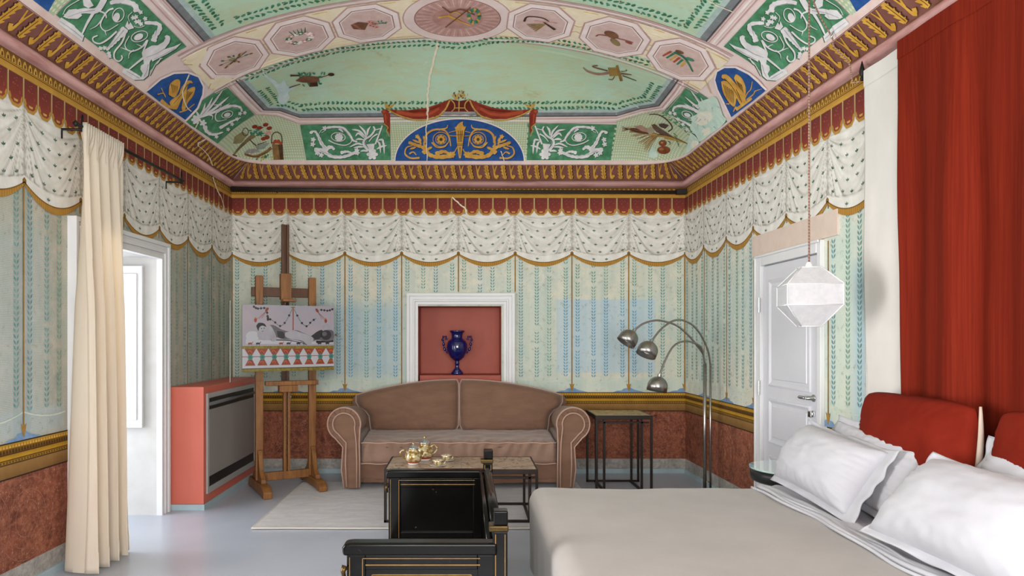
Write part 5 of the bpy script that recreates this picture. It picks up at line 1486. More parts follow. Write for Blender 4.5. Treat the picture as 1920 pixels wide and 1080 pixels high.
# ---- rug
m = bpy.data.materials.new('silver_rug'); t = NT(m); v = t.coord(scale=(1.6, 4, 1)); a_ = t.noise(v, 3.0, 8, .75, .8); b_ = t.noise(t.coord(), 160, 3)
cc = t.mix(t.ramp(a_, .35, .68), S('#736b6a'), S('#a39c9a')); t.l(t.mix(.2, cc, t.ramp(b_, .3, .7, S('#6c6668'), S('#aaa6a6'))), t.b.inputs['Base Color']); t.b.inputs['Roughness'].default_value = .75; t.b.inputs['Sheen Weight'].default_value = .5; t.bump(b_, .35, .01); MATS['silver_rug'] = m
rug = thing('rug', 'silver grey viscose rug under the sofa and coffee table', 'rug')
MB().rbox(-1.53, 1.05, 4.97, 6.55, .001, .014, .006, 30, 1, disp=lambda p, d: (p.x + wob(0, p.y, 1, 3, .012) * (1 if p.x < -1.3 else 0), p.y + wob(p.x, 0, 2, 2, .012), p.z)).build('pile', m, rug, smooth=True)
ed = mat('rug_edge', '#c0b9ae', rough=.8)
for a, b in (((-1.53, 4.97), (1.05, 4.97)), ((-1.53, 4.97), (-1.53, 6.55))):
    MB().tube([(a[0] + (b[0] - a[0]) * k / 20 + (wob(0, a[1] + (b[1] - a[1]) * k / 20, 1, 3, .012) if a[0] == b[0] else 0), a[1] + (b[1] - a[1]) * k / 20 + (wob(a[0] + (b[0] - a[0]) * k / 20, 0, 2, 2, .012) if a[1] == b[1] else 0), .009) for k in range(21)], .007, 6).build('edge_binding', ed, rug, smooth=True)

# ---- coffee table and side table
iron = mat('dark_iron', '#2b211d', '#231b18', rough=.42, metal=.5)
def marble(name, a, b, c):
    m = bpy.data.materials.new(name); t = NT(m); v = t.coord(scale=(1, 2, 1)); n1 = t.noise(v, 3, 7, .6, 1.2)
    col = t.mix(t.ramp(n1, .35, .65), S(a), S(b)); n2 = t.noise(v, 5, 4, .5, 2.0)
    col = t.mix(t.ramp(t.math('ABSOLUTE', t.math('SUBTRACT', n2, .5)), 0.0, .035, (1, 1, 1, 1), (0, 0, 0, 1)), col, S(c))
    t.l(col, t.b.inputs['Base Color']); t.b.inputs['Roughness'].default_value = .2; MATS[name] = m; return m
ctm = marble('beige_marble', '#b8a38e', '#cdbba8', '#7a604c'); stm = marble('veined_side_top', '#b5a279', '#c7b68e', '#6d5d42')
def frame_table(name, label, x0, x1, y0, y1, h, leg, top, mat_top, gap, cat='table', splits=1):
    T_ = thing(name, label, cat)
    zt = h - .012
    for i in range(splits):
        a, b = x0 + .012 + (x1 - x0 - .024) * i / splits, x0 + .012 + (x1 - x0 - .024) * (i + 1) / splits
        MB().box(a + .0008, b - .0008, y0 + .012, y1 - .012, h - .02, h - .002).build('top_tile', mat_top, T_)
    MB().box(x0, x1, y0, y0 + .012, h - .035, h).box(x0, x1, y1 - .012, y1, h - .035, h).box(x0, x0 + .012, y0 + .012, y1 - .012, h - .035, h).box(x1 - .012, x1, y0 + .012, y1 - .012, h - .035, h).build('top_rim', iron, T_, bevel=.0015)
    for sx in (0, 1):
        for sy in (0, 1):
            for k in (0, 1):
                x = (x0 + leg / 2 + gap * k) if sx == 0 else (x1 - leg / 2 - gap * k); y = (y0 + leg / 2 + gap * .55 * k) if sy == 0 else (y1 - leg / 2 - gap * .55 * k)
                MB().box(x - leg / 2, x + leg / 2, y - leg / 2, y + leg / 2, .016 if True else 0, h - .034).build('leg', iron, T_, bevel=.0015)
    zf = 0.015
    for y in (y0, y1 - leg): MB().box(x0, x1, y, y + leg, zf, zf + leg * .9).build('floor_rail', iron, T_, bevel=.0015)
    for x in (x0 + gap, x1 - leg - gap): MB().box(x, x + leg, y0 + leg, y1 - leg, zf, zf + leg * .9).build('floor_rail', iron, T_, bevel=.0015)
    MB().box(x0 + leg, x1 - leg, y0 + gap * .55, y0 + gap * .55 + leg, h - .075, h - .06).build('upper_rail', iron, T_)
    return T_
frame_table('coffee_table', 'low iron frame coffee table with beige marble top before the sofa', -.597, .538, 5.097, 5.65, .407, .02, .02, ctm, .05, splits=2)
frame_table('side_table', 'tall iron frame side table with veined top right of the sofa', 1.155, 1.66, 6.13, 6.62, .70, .02, .02, stm, .075)
for o in [q for q in bpy.data.objects if q.name.startswith('side_table')]: 
    o.location.z = -.014

# ---- tea things
porc = mat('white_porcelain', '#e9e4dc', rough=.12, coat=.5); gilt = mat('gilded_porcelain', '#8f6d2e', '#d9caa4', scale=38, rough=.2, metal=.35, lo=.42, hi=.58, detail=2); redb = mat('red_band_glaze', '#a23c22', rough=.2, coat=.4); silv = mat('silver_lid', '#c7c8cc', rough=.15, metal=.9)
def teapot(x, y, s, label, spout, handle=True):
    T_ = thing('teapot', label, 'teapot', (x, y, .4055), group='teapots on the coffee table')
    P_ = lambda pr: [(r * s, z * s) for r, z in pr]
    MB().lathe(P_([(.036, 0), (.042, .004), (.045, .012), (.050, .02)]), (0, 0, 0), 24).build('foot', porc, T_, smooth=True)
    MB().lathe(P_([(.050, .018), (.060, .030), (.062, .036)]), (0, 0, 0), 24).build('red_band', redb, T_, smooth=True)
    MB().lathe(P_([(.062, .034), (.071, .055), (.071, .075), (.060, .100), (.044, .114), (.040, .120), (.040, .130), (.044, .134)]), (0, 0, 0), 28).build('body', gilt, T_, smooth=True)
    lid = MB().lathe(P_([(.044, .133), (.040, .140), (.030, .152), (.014, .162), (.006, .166), (.006, .170)]), (0, 0, 0), 24).build('lid', silv, T_, smooth=True)
    MB().lathe(P_([(.004, .168), (.011, .174), (.010, .181), (.003, .186)]), (0, 0, 0), 12).build('knob', gilt, lid, smooth=True)
    ca, sa = math.cos(spout), math.sin(spout)
    MB().tube([(ca * r * s, sa * r * s, z * s) for r, z in ((.060, .055), (.085, .070), (.096, .095), (.112, .118))], [.015 * s, .012 * s, .009 * s, .007 * s], 10).build('spout', gilt, T_, smooth=True)
    hp = [(-ca * r * s, -sa * r * s, z * s) for r, z in cat_rom([(.052, .105), (.085, .125), (.112, .110), (.104, .080), (.066, .052)], 5)]
    MB().tube(hp, .006 * s, 8).build('handle', gilt, T_, smooth=True)
teapot(-.395, 5.30, .92, 'gilded teapot with silver lid at the front of the marble coffee table', .35); teapot(-.318, 5.475, 1.03, 'taller gilded teapot standing behind the other teapot', 2.6)
def teacup(x, y, label, zz=.4055):
    T_ = thing('teacup', label, 'cup', (x, y, zz), group='teacups on the coffee table')
    MB().lathe([(.018, 0), (.022, .006), (.036, .024), (.041, .040), (.0395, .040), (.034, .025), (.018, .008)], (0, 0, 0), 22).build('bowl', gilt, T_, smooth=True)
    MB().lathe([(.0405, .0375), (.0425, .041), (.039, .042)], (0, 0, 0), 22, cap=False).build('rim', porc, T_, smooth=True)
    MB().tube([(.036, 0, .032), (.052, 0, .034), (.056, 0, .022), (.046, 0, .014), (.033, 0, .016)], .003, 6).build('handle', gilt, T_, smooth=True)
def saucer(x, y, label):
    T_ = thing('saucer', label, 'saucer', (x, y, .4052), group='saucers on the coffee table')
    MB().lathe([(.025, 0), (.045, .003), (.066, .011), (.067, .0125), (.045, .006), (.024, .004)], (0, 0, 0), 26).build('plate', porc, T_, smooth=True)
    MB().lathe([(.0625, .0112), (.0668, .0130)], (0, 0, 0), 26, cap=False).build('gilt_rim', gilt, T_, smooth=True)
saucer(-.205, 5.24, 'white saucer under the nearest teacup'); teacup(-.205, 5.24, 'gilt teacup standing on the nearest saucer', .4102)
saucer(-.15, 5.46, 'white saucer under the farther teacup'); teacup(-.15, 5.46, 'gilt teacup standing on the farther saucer', .4102)

# ---- three-headed steel floor lamp
lamp = thing('floor_lamp', 'steel floor lamp with three arched arms and dome shades in the corner', 'lamp')
LY = 6.0
MB().lathe([(.15, 0), (.15, .018), (.13, .026)], (2.065, LY, 0), 32).build('base', steel, lamp, smooth=False, bevel=.003)
def arm_path(pts, dy): return [at(px, py, LY + dy * i / (len(pts) - 1)) for i, (px, py) in enumerate(cat_rom(pts, 5))]
arcs = [([(1321.5, 684), (1318.5, 665), (1307, 648), (1292, 630), (1270, 611), (1245, 602.5), (1226, 601), (1204, 608), (1188, 621)], -.12, (1185, 636), (-.58, -.12, -.80)),
        ([(1332, 684), (1328, 659), (1317, 633), (1301, 611.5), (1282, 601), (1266, 600.5), (1251, 608), (1235, 622), (1221, 641)], -.30, (1214, 661), (-.42, -.22, -.88)),
        ([(1321.5, 690), (1317, 655.5), (1301, 643), (1282, 640), (1263, 649), (1248, 674), (1236, 706)], -.22, (1231, 726), (-.20, -.10, -.97))]
for i, (pts, dy, hc, tilt) in enumerate(arcs):
    P_ = [at(px, py, LY + dy * k / (len(cat_rom(pts, 5)) - 1)) for k, (px, py) in enumerate(cat_rom(pts, 5))]
    A = MB().tube(P_, .0085, 10).build('arm', steel, lamp, smooth=True)
    e, d0 = P_[-1], (P_[-1] - P_[-4]).normalized()
    # dome head hanging from the arm end, opening away from it
    ax = Vector(tilt).normalized()
    q = Vector((0, 0, -1)).rotation_difference(ax).to_matrix().to_4x4(); M_ = Matrix.Translation(e) @ q
    r_ = .083
    prof = [(.012, .01)] + [(r_ * math.sin(a), -r_ * 1.0 + r_ * math.cos(a)) for a in np.linspace(.12, math.pi / 2, 12)] + [(r_, -.125), (r_ * .955, -.125), (r_ * .94, -.083)] + [(r_ * .93 * math.sin(a), -r_ + r_ * .93 * math.cos(a)) for a in np.linspace(math.pi / 2, .1, 8)]
    sh_ = MB().lathe(prof, (0, 0, 0), 32, cap=False).xf(M_).build('shade', steel, lamp, smooth=True)
    MB().lathe([(.02, -.03), (.034, -.06), (.034, -.085), (.02, -.105), (.004, -.11)], (0, 0, 0), 16).xf(M_).build('bulb', porc, sh_, smooth=True)
    MB().lathe([(.016, .02), (.016, -.005)], (0, 0, 0), 12).xf(M_).build('collar', steel, sh_)
for px, r in ((1321.5, .015), (1332, .0095)):
    b_ = at(px, 684, LY); MB().tube([(b_.x, LY, .02), (b_.x, LY, b_.z + .01)], r, 14).build('pole', steel, lamp, smooth=True)
MB().tube([at(1321.5, 905, LY), at(1327, 903, LY), at(1332, 905, LY)], .006, 8).build('pole_clip', chrome, lamp, smooth=True)

# ---- easel
woodm = bpy.data.materials.new('beech_wood'); t = NT(woodm); v = t.coord(scale=(14, 14, 1.2)); n1 = t.noise(v, 3, 6, .65, .4)
t.l(t.mix(t.ramp(n1, .3, .7), S('#653a1c'), S('#99662f')), t.b.inputs['Base Color']); t.b.inputs['Roughness'].default_value = .45; MATS['beech_wood'] = woodm
woodd = mat('dark_walnut', '#4a2b17', '#5e3a20', scale=4, rough=.45, stretch=(8, 8, 1))
ER = math.radians(28); EO = Vector((-1.629, 6.313, 0))
easel = thing('easel', 'tall wooden studio easel with ratchet mast by the window wall', 'easel', EO, ER)
E = .24   # half post spacing, local x; local -y faces the viewer
for s in (-1, 1):
    MB().box(s * E - .034, s * E + .034, -.02, .025, .10, 1.93).build('post', woodm, easel, bevel=.008)
    ft = MB(); fz = .015 if s > 0 else 0.0
    ft.prism([(-.36, fz), (-.36, .055), (-.33, .085), (-.27, .10), (.25, .10), (.30, .06), (.32, fz), (.24, fz), (.22, fz + .012), (-.26, fz + .012), (-.28, fz)], 'x', s * E - .038, s * E + .038)
    ft.build('foot', woodm, easel, bevel=.008)
    for d in (-1, 1):
        MB().prism([(d * .022, .10), (d * .19, .10), (d * .185, .135), (d * .13, .17), (d * .09, .23), (d * .065, .33), (d * .04, .37), (d * .022, .375)][::-d], 'x', s * E - .02, s * E + .02).build('gusset', woodm, easel, bevel=.004)
MB().box(-E + .034, E - .034, -.02, .022, .09, .165).build('base_rail', woodm, easel, bevel=.006)
MB().box(-E - .06, E + .02, .025, .06, 1.745, 1.83).build('cross_rail', woodd, easel, bevel=.005)
MB().box(-.03, -.008, -.035, .015, .165, .92).box(.008, .03, -.035, .015, .165, .92).box(-.008, .008, .0, .014, .165, .92).build('ratchet_mast', woodm, easel, bevel=.003)
for z in np.arange(.30, .90, .045): MB().box(-.008, .008, -.02, 0, z, z + .012).build('ratchet_tooth', woodd, easel)
mb = MB().box(-.034, -.009, .02, .055, .93, 2.41).box(.009, .034, .02, .055, .93, 2.41).box(-.009, .009, .032, .05, .93, 2.41); mb.build('upper_mast', woodd, easel, bevel=.005)
MB().box(-.048, .048, -.012, .062, 1.72, 1.96).build('mast_clamp', woodm, easel, bevel=.006)
MB().box(-.05, .075, -.09, .0, 1.70, 1.722).build('clamp_lip', woodm, easel, bevel=.004)
MB().box(-.20, .275, -.09, -.022, .945, .985).build('tray', woodm, easel, bevel=.005)
MB().box(-.08, .09, -.085, -.02, .885, .944).build('tray_bracket', woodm, easel, bevel=.004)
MB().lathe([(.007, 0), (.007, .035), (.012, .035), (.012, .04)], (0, 0, 0), 8).xf(Matrix.Translation((.02, -.035, .84)) @ Matrix.Rotation(math.pi / 2, 4, 'X')).build('knob', chrome, easel)

# ---- artwork printed on a panel carried by a clear acrylic sheet
art = thing('artwork', 'framed print of a reclining grey figure over a triangle frieze on the easel', 'picture', EO, ER)
gl = bpy.data.materials.new('clear_acrylic'); t = NT(gl); t.b.inputs['Base Color'].default_value = (.96, .99, .98, 1); t.b.inputs['Roughness'].default_value = .03; t.b.inputs['Transmission Weight'].default_value = 1; t.b.inputs['IOR'].default_value = 1.12
v = t.coord(); t.l(t.mix(t.ramp(t.noise(v, 3), .4, .6), (.95, .99, .98, 1), (.97, 1, .99, 1)), t.b.inputs['Base Color']); MATS['clear_acrylic'] = gl
MB().box(-.50, .46, -.048, -.042, .987, 1.697).build('acrylic_sheet', gl, art)
mb = MB().box(-.50, -.497, -.049, -.041, .987, 1.697); mb.build('sheet_edge', mat('acrylic_edge', '#dfe6e4', rough=.2), art)
ax0, ax1, az0, az1, ay = -.40, .425, 1.075, 1.665, -.072
pan = MB().box(ax0, ax1, -.071, -.052, az0, az1).build('panel', mat('print_ground', '#94949f', '#a3979f', scale=4, rough=.3), art)
for sx in (.40,): MB().lathe([(.008, 0), (.008, .02), (.011, .02), (.011, .028)], (0, 0, 0), 10).xf(Matrix.Translation((.445, -.049, 1.40)) @ Matrix.Rotation(math.pi / 2, 4, 'X')).build('standoff_screw', chrome, art)
# drawn in picture coordinates: crop of the photo (420,410) at 3.375x -> panel
def pproj(P, off):
    u = (P[:, 0] - 120) / (672 - 120); w_ = (P[:, 1] - 562) / (968 - 562)
    return np.stack([ax0 + u * (ax1 - ax0), -.071 - np.asarray(off), az1 - w_ * (az1 - az0)], -1)
p = Paint(pproj, base=.0006, step=.00012, maxe=60)
gk, gm, gd_, gw = mat('print_black', '#1d1d20', rough=.3), mat('print_grey', '#4f4d53', '#6d6b71', scale=9, rough=.3), mat('print_dark', '#28272b', '#353439', scale=9, rough=.3), mat('print_light', '#a09fa6', '#86858c', scale=7, rough=.3)
prd, pgr, ptl, pgo = mat('print_rust', '#7c3422', '#8f4630', scale=30, rough=.3), mat('print_green', '#41604a', rough=.3), mat('print_teal', '#2f7d78', rough=.3), mat('print_gold', '#8a7a2a', '#5d5220', scale=40, rough=.3); pwh = mat('print_white', '#aeaeb5', rough=.3)
p.poly([(120, 812), (672, 812), (672, 830), (120, 830)], pgo, 1); p.poly([(120, 830), (672, 830), (672, 932), (120, 932)], pwh, 1)
for i in range(8):
    c = 166 + i * 70
    p.poly([(max(c - 33, 121), 830), (min(c + 33, 671), 830), (min(c + 4, 671), 880), (c - 4, 880)], prd, 2); p.poly([(c - 4, 880), (min(c + 4, 671), 880), (min(c + 30, 671), 932), (max(c - 30, 121), 932)], prd, 2)
    if c < 665: p.ell((min(c, 655), 880), 15, 17, ptl, 3); p.ell((min(c, 655), 880), 7, 8, pgr, 4)
    p.stroke([(c - 14, 848), (c - 4, 840), (c + 8, 850), (c + 12, 858)], 4, 3, mat('print_orange', '#b5622c', rough=.3), 3); p.stroke([(c - 14, 915), (c - 3, 905), (c + 8, 915)], 4, 3, MATS['print_orange'], 3)
p.stroke([(120, 878), (672, 874)], 4, 4, prd, 2.5, smooth=False)
p.poly([(120, 932), (672, 928), (672, 946), (120, 950)], pwh, 3); p.poly([(120, 950), (672, 946), (672, 968), (120, 968)], pgo, 3); p.stroke([(120, 950), (672, 946)], 4, 4, gk, 4, smooth=False)
for x in (165, 210, 345, 390, 450, 490, 580, 630):   # little running animals
    p.ell((x, 797), 13, 6, prd if x % 2 else gd_, 3); p.stroke([(x + 10, 795), (x + 18, 786)], 4, 3, prd if x % 2 else gd_, 3, smooth=False)
    for q in (-8, 8): p.stroke([(x + q, 800), (x + q + 2, 810)], 3, 2, prd if x % 2 else gd_, 3, smooth=False)
# cushions and reclining figure, head on the left
p.ell((180, 752), 40, 30, pwh, 2); p.poly([(140, 770), (300, 780), (420, 775), (560, 790), (665, 775), (668, 800), (140, 800)], pwh, 1.5)
p.poly([(192, 690), (215, 668), (245, 672), (262, 700), (258, 740), (280, 770), (240, 778), (210, 760), (205, 730)], gw, 3, smooth=True)      # hair and arm shade
p.ell((236, 708), 24, 28, gw, 4, .4); p.poly([(200, 690), (215, 672), (245, 675), (258, 695), (235, 688), (218, 700), (212, 722)], gk, 5, smooth=True)
p.ell((230, 706), 4, 2.4, gk, 5.5, .3); p.ell((246, 704), 4, 2.4, gk, 5.5, .3); p.stroke([(232, 724), (244, 722)], 3, 2, gd_, 5.5, smooth=False)
p.poly([(262, 690), (300, 684), (350, 712), (400, 724), (440, 716), (500, 740), (545, 752), (600, 720), (640, 712), (668, 722), (668, 776), (620, 786), (560, 776), (500, 808), (470, 786), (420, 776), (360, 772), (318, 760), (290, 782), (278, 748)], gm, 4, smooth=True)
p.poly([(262, 690), (285, 690), (312, 740), (318, 775), (300, 786), (284, 768), (272, 730)], gw, 5, smooth=True)
p.poly([(370, 730), (420, 718), (460, 728), (540, 760), (530, 800), (505, 806), (470, 780), (410, 772), (372, 755)], gw, 5, smooth=True)
p.poly([(320, 720), (360, 728), (365, 765), (330, 760)], gd_, 5, smooth=True); p.poly([(528, 752), (572, 720), (600, 716), (590, 760), (560, 776)], gd_, 5, smooth=True)
p.ell((622, 745), 34, 32, gd_, 5); p.ell((612, 738), 16, 14, gm, 6); p.poly([(560, 780), (640, 784), (668, 776), (668, 790), (560, 796)], gk, 4)
p.stroke([(300, 776), (400, 780), (480, 796)], 6, 4, gk, 4.5); p.stroke([(600, 700), (625, 680), (650, 700)], 14, 20, gw, 5)
# garlands
p.stroke([(418, 575), (418, 716)], 6, 6, prd, 3, smooth=False); p.ell((418, 574), 14, 5, pgo, 4)
for (a, b, c) in (((412, 584), (340, 690), (262, 640)), ((424, 584), (500, 690), (560, 640)), ((262, 590), (268, 640), (268, 655)), ((180, 568), (210, 585), (258, 580)), ((672, 575), (630, 590), (580, 585))):
    q = cat_rom([a, ((a[0] + b[0]) / 2, (a[1] * .3 + b[1] * .7)), b, ((c[0] + b[0]) / 2, (c[1] * .6 + b[1] * .4)), c], 4); p.stroke(q, 3, 3, pgr, 3, smooth=False)
    for k in q[2::3]: p.ell(k, 7, 7, gd_, 4)
for x, s in ((262, -1), (566, 1)):
    p.ell((x, 590), 8, 15, prd, 4, -.6 * s)
    for k in range(3): p.stroke([(x + s * 4, 600), (x + s * (30 + k * 16), 645 + k * 4)], 2, 2, prd, 3, smooth=False)
for x in (196, 620): p.ell((x, 655), 8, 14, prd, 5); p.ell((x, 642), 5, 5, MATS['print_orange'], 6)
p.build('print', pan)
# ---- cobalt vase in the niche
cob = mat('cobalt_glaze', '#0d1550', '#101a66', scale=3, rough=.07, coat=1.0)
vase = thing('vase', 'glossy cobalt blue footed urn with scroll handles standing in the niche', 'vase', (-.083, 7.235, .991))
MB().lathe([(.060, 0), (.064, .006), (.064, .022), (.058, .030)], (0, 0, 0), 36).build('base', cob, vase, smooth=True)
MB().lathe([(.050, .028), (.046, .040), (.026, .062), (.020, .085), (.024, .110), (.027, .114), (.024, .119), (.020, .128), (.024, .140)], (0, 0, 0), 36).build('stem', cob, vase, smooth=True)
MB().lathe([(.022, .136), (.045, .152), (.075, .180), (.098, .220), (.109, .262), (.110, .298), (.104, .330), (.092, .350), (.078, .358)], (0, 0, 0), 40).build('body', cob, vase, smooth=True)
MB().lathe([(.082, .356), (.080, .362), (.066, .370), (.058, .385), (.058, .410), (.063, .428), (.076, .440), (.080, .447), (.080, .456), (.070, .458), (.062, .440), (.050, .40)], (0, 0, 0), 40, cap=False).build('neck', cob, vase, smooth=True)
for s in (-1, 1):
    hp = cat_rom([(.090, .225), (.120, .245), (.140, .290), (.142, .335), (.152, .368), (.140, .392), (.118, .390), (.112, .372), (.098, .362)], 5)
    MB().tube([(s * a, 0, b) for a, b in hp], [.010 + .006 * math.sin(i * 1.1) for i in range(len(hp))], 10).build('handle', cob, vase, smooth=True)

# ---- black lacquer settle
lac = bpy.data.materials.new('black_lacquer'); t = NT(lac); v = t.coord(); n1 = t.noise(v, 40, 6, .7); n2 = t.noise(v, 6, 5)
ch = t.math('MULTIPLY', t.ramp(n1, .66, .70), t.ramp(n2, .5, .6))
t.l(t.mix(ch, t.mix(t.ramp(n2, .3, .7), S('#060606'), S('#0d0b09')), S('#6b5a42')), t.b.inputs['Base Color']); t.b.inputs['Roughness'].default_value = .2; t.b.inputs['Specular IOR Level'].default_value = .2; MATS['black_lacquer'] = lac
gline = mat('gilt_line', '#7d5a26', '#94702f', scale=30, rough=.4, metal=.3); brass = mat('old_brass', '#3f311b', '#5c4824', scale=20, rough=.3, metal=.8)
bn = thing('settle', 'black lacquered settle with gilt lines and panelled ends beside the bed', 'bench')
bx0, bx1, byf, byn, bh = -.475, .16, 4.30, 2.78, .556
def end_panel(y, d, lines):
    """end of the settle in the plane y, thickness towards d"""
    y0, y1 = (y, y + d * .05)
    nm = 'end'
    A = MB().box(bx0, bx0 + .075, y0, y1, 0, bh - .05).box(bx1 - .11, bx1 - .01, y0, y1, 0, bh - .05).box(bx0 + .075, bx1 - .11, y0, y1, bh - .11, bh - .05).box(bx0 + .075, bx1 - .11, y0, y1, .10, .17).build('end_frame', lac, bn, bevel=.004)
    MB().box(bx0 + .07, bx1 - .10, y0 + d * .016, y1 - d * .016, .15, bh - .10).build('end_panel', lac, bn)
    MB().prism([(bx0 - .015, bh - .052), (bx0 - .018, bh - .02), (bx0 - .008, bh - .004), (bx0 + .02, bh), (bx1 - .03, bh), (bx1 - .03, bh - .052)], 'y', y0 - d * .012, y1 + d * .012).build('end_rail', lac, bn, bevel=.012, segs=3)
    # gilt lines on the face towards the viewer
    yf = min(y0, y1) - .0012
    def ln(a, b, c, e, w_=.0028): MB().box(a - (w_ / 2 if a == c else 0), c + (w_ / 2 if a == c else 0), yf, yf + .002, b - (w_ / 2 if b == e else 0), e + (w_ / 2 if b == e else 0)).build('gilt_line', gline, A)
    ln(bx0 + .012, .02, bx0 + .012, bh - .06); ln(bx0 + .064, .03, bx0 + .064, bh - .064); ln(bx0 + .064, bh - .064, bx1 - .10, bh - .064); ln(bx0 + .076, bh - .090, bx1 - .10, bh - .090, .004)
    yp = min(y0, y1) + .016 - .0012
    for (a, b, c, e) in () if not lines else ((bx0 + .10, .19, bx0 + .10, bh - .135), (bx1 - .135, .19, bx1 - .135, bh - .135), (bx0 + .10, bh - .135, bx1 - .135, bh - .135), (bx0 + .10, .19, bx1 - .135, .19)):
        MB().box(a - (.002 if a == c else 0), c + (.002 if a == c else 0), yp, yp + .002, b - (.002 if b == e else 0), e + (.002 if b == e else 0)).build('gilt_line', gline, A)
end_panel(byf, 1, False); end_panel(byn, 1, True)
MB().box(bx0 + .01, bx1 - .05, byn + .05, byf, .10, .135).build('seat', mat('black_seat', '#060606', '#0a0a0a', rough=.6), bn, bevel=.006)
MB().box(bx1 - .05, bx1 - .02, byn + .05, byf, .10, bh - .045).build('back_panel', lac, bn, bevel=.003)
MB().tube([(bx1 - .022, byn + .02, bh - .01), (bx1 - .022, byf + .03, bh - .01)], .026, 14).build('back_rail', lac, bn, smooth=True)
MB().tube([(bx1 - .062, byn + .03, bh - .012), (bx1 - .062, byf + .02, bh - .012)], .012, 10).build('back_bead', lac, bn, smooth=True)
for y in (byf + .01, byn + .025):
    MB().box(bx1 - .048, bx1 + .010, y - .03, y + .03, 0, .60).build('post', lac, bn, bevel=.004)
    MB().box(bx1 - .045, bx1 + .012, y - .03, y + .03, .625, .683).build('post_block', lac, bn, bevel=.006)
    MB().box(bx1 - .064, bx1 + .014, y - .036, y + .036, .600, .625).build('post_collar', brass, bn, bevel=.005)
    for dx in (-.038, .0): MB().box(bx1 + dx - .0015, bx1 + dx + .0015, y - .0315, y - .029, .02, .59).build('gilt_line', gline, bn)
for y in (byf + .02, byn + .02):
    MB().tube([(bx0 - .008, y - .03, .42), (bx0 - .012, y - .035, .445), (bx0 - .004, y - .03, .465)], [.008, .010, .014], 10).build('mount', brass, bn, smooth=True)

# ---- bed
sheet = mat('greige_cover', '#968f8a', '#8d8681', scale=3, rough=.85, sheen=.2, bump=.03, bscale=60); cotton = mat('white_cotton', '#b6b6bc', '#afafb6', scale=4, rough=.85, sheen=.15, bump=.03, bscale=80)
bed = thing('bed', 'wide bed with a smooth greige cover and white sheet', 'bed')
BX0, BX1, BY0, BY1, BZ = .35, 2.215, 2.02, 3.86, .55
MB().box(BX0 + .08, BX1, BY0 + .06, BY1 - .06, .05, .22).build('base', mat('bed_base', '#6d6762', rough=.8), bed, bevel=.01)
for x in (BX0 + .15, BX1 - .1):
    for y in (BY0 + .12, BY1 - .12): MB().box(x - .03, x + .03, y - .03, y + .03, 0, .05).build('foot', iron, bed)
MB().rbox(BX0 + .04, BX1, BY0 + .03, BY1 - .03, .22, .515, .05, 8, 3).build('mattress', cotton, bed, smooth=True)
def cov(p, d):
    x, y, z = p
    k = max(0, (.5 - z) / .5)
    f = .010 * math.sin(y * 26 + 3 * noise.noise(Vector((y * 2, 0, 0)))) * k if x < BX0 + .12 else 0
    g = .010 * math.sin(x * 22) * k if (y > BY1 - .1 or y < BY0 + .1) else 0
    if d.z > .6: z += .012 * noise.noise(Vector((x * 1.4, y * 1.4, 0))) + .004 * noise.noise(Vector((x * 5, y * 5, 3)))
    return (x - f, y + (g if y > 3 else -g), z)
MB().rbox(BX0, 1.72, BY0, BY1, .10, BZ, .075, 46, 5, disp=cov).build('cover', sheet, bed, smooth=True)
# turned sheet in front of the pillows
def sheet_d(p, d):
    x, y, z = p
    w_ = .006 * math.sin(x * 70 + 2.5 * math.sin(y * 5)) + .010 * noise.noise(Vector((x * 7, y * 5, 1)))
    return (x + .03 * noise.noise(Vector((y * 3, 0, 7))), y, z + (w_ if d.z > .3 else 0))
MB().rbox(1.60, BX1, BY0 + .01, BY1 - .02, .46, BZ + .012, .022, 60, 3, disp=sheet_d).build('sheet', cotton, bed, smooth=True)
for k, (x, r) in enumerate(((1.60, .012), (1.575, .007), (1.63, .009))):
    MB().tube([(x + .03 * noise.noise(Vector((y * 3, 0, 7))) + .01 * math.sin(y * 4 + k), y, BZ + .009 + .004 * math.sin(y * 9 + k)) for y in np.linspace(BY0 + .02, BY1 - .06, 50)], r, 8).build('sheet_fold', cotton, bed, smooth=True)

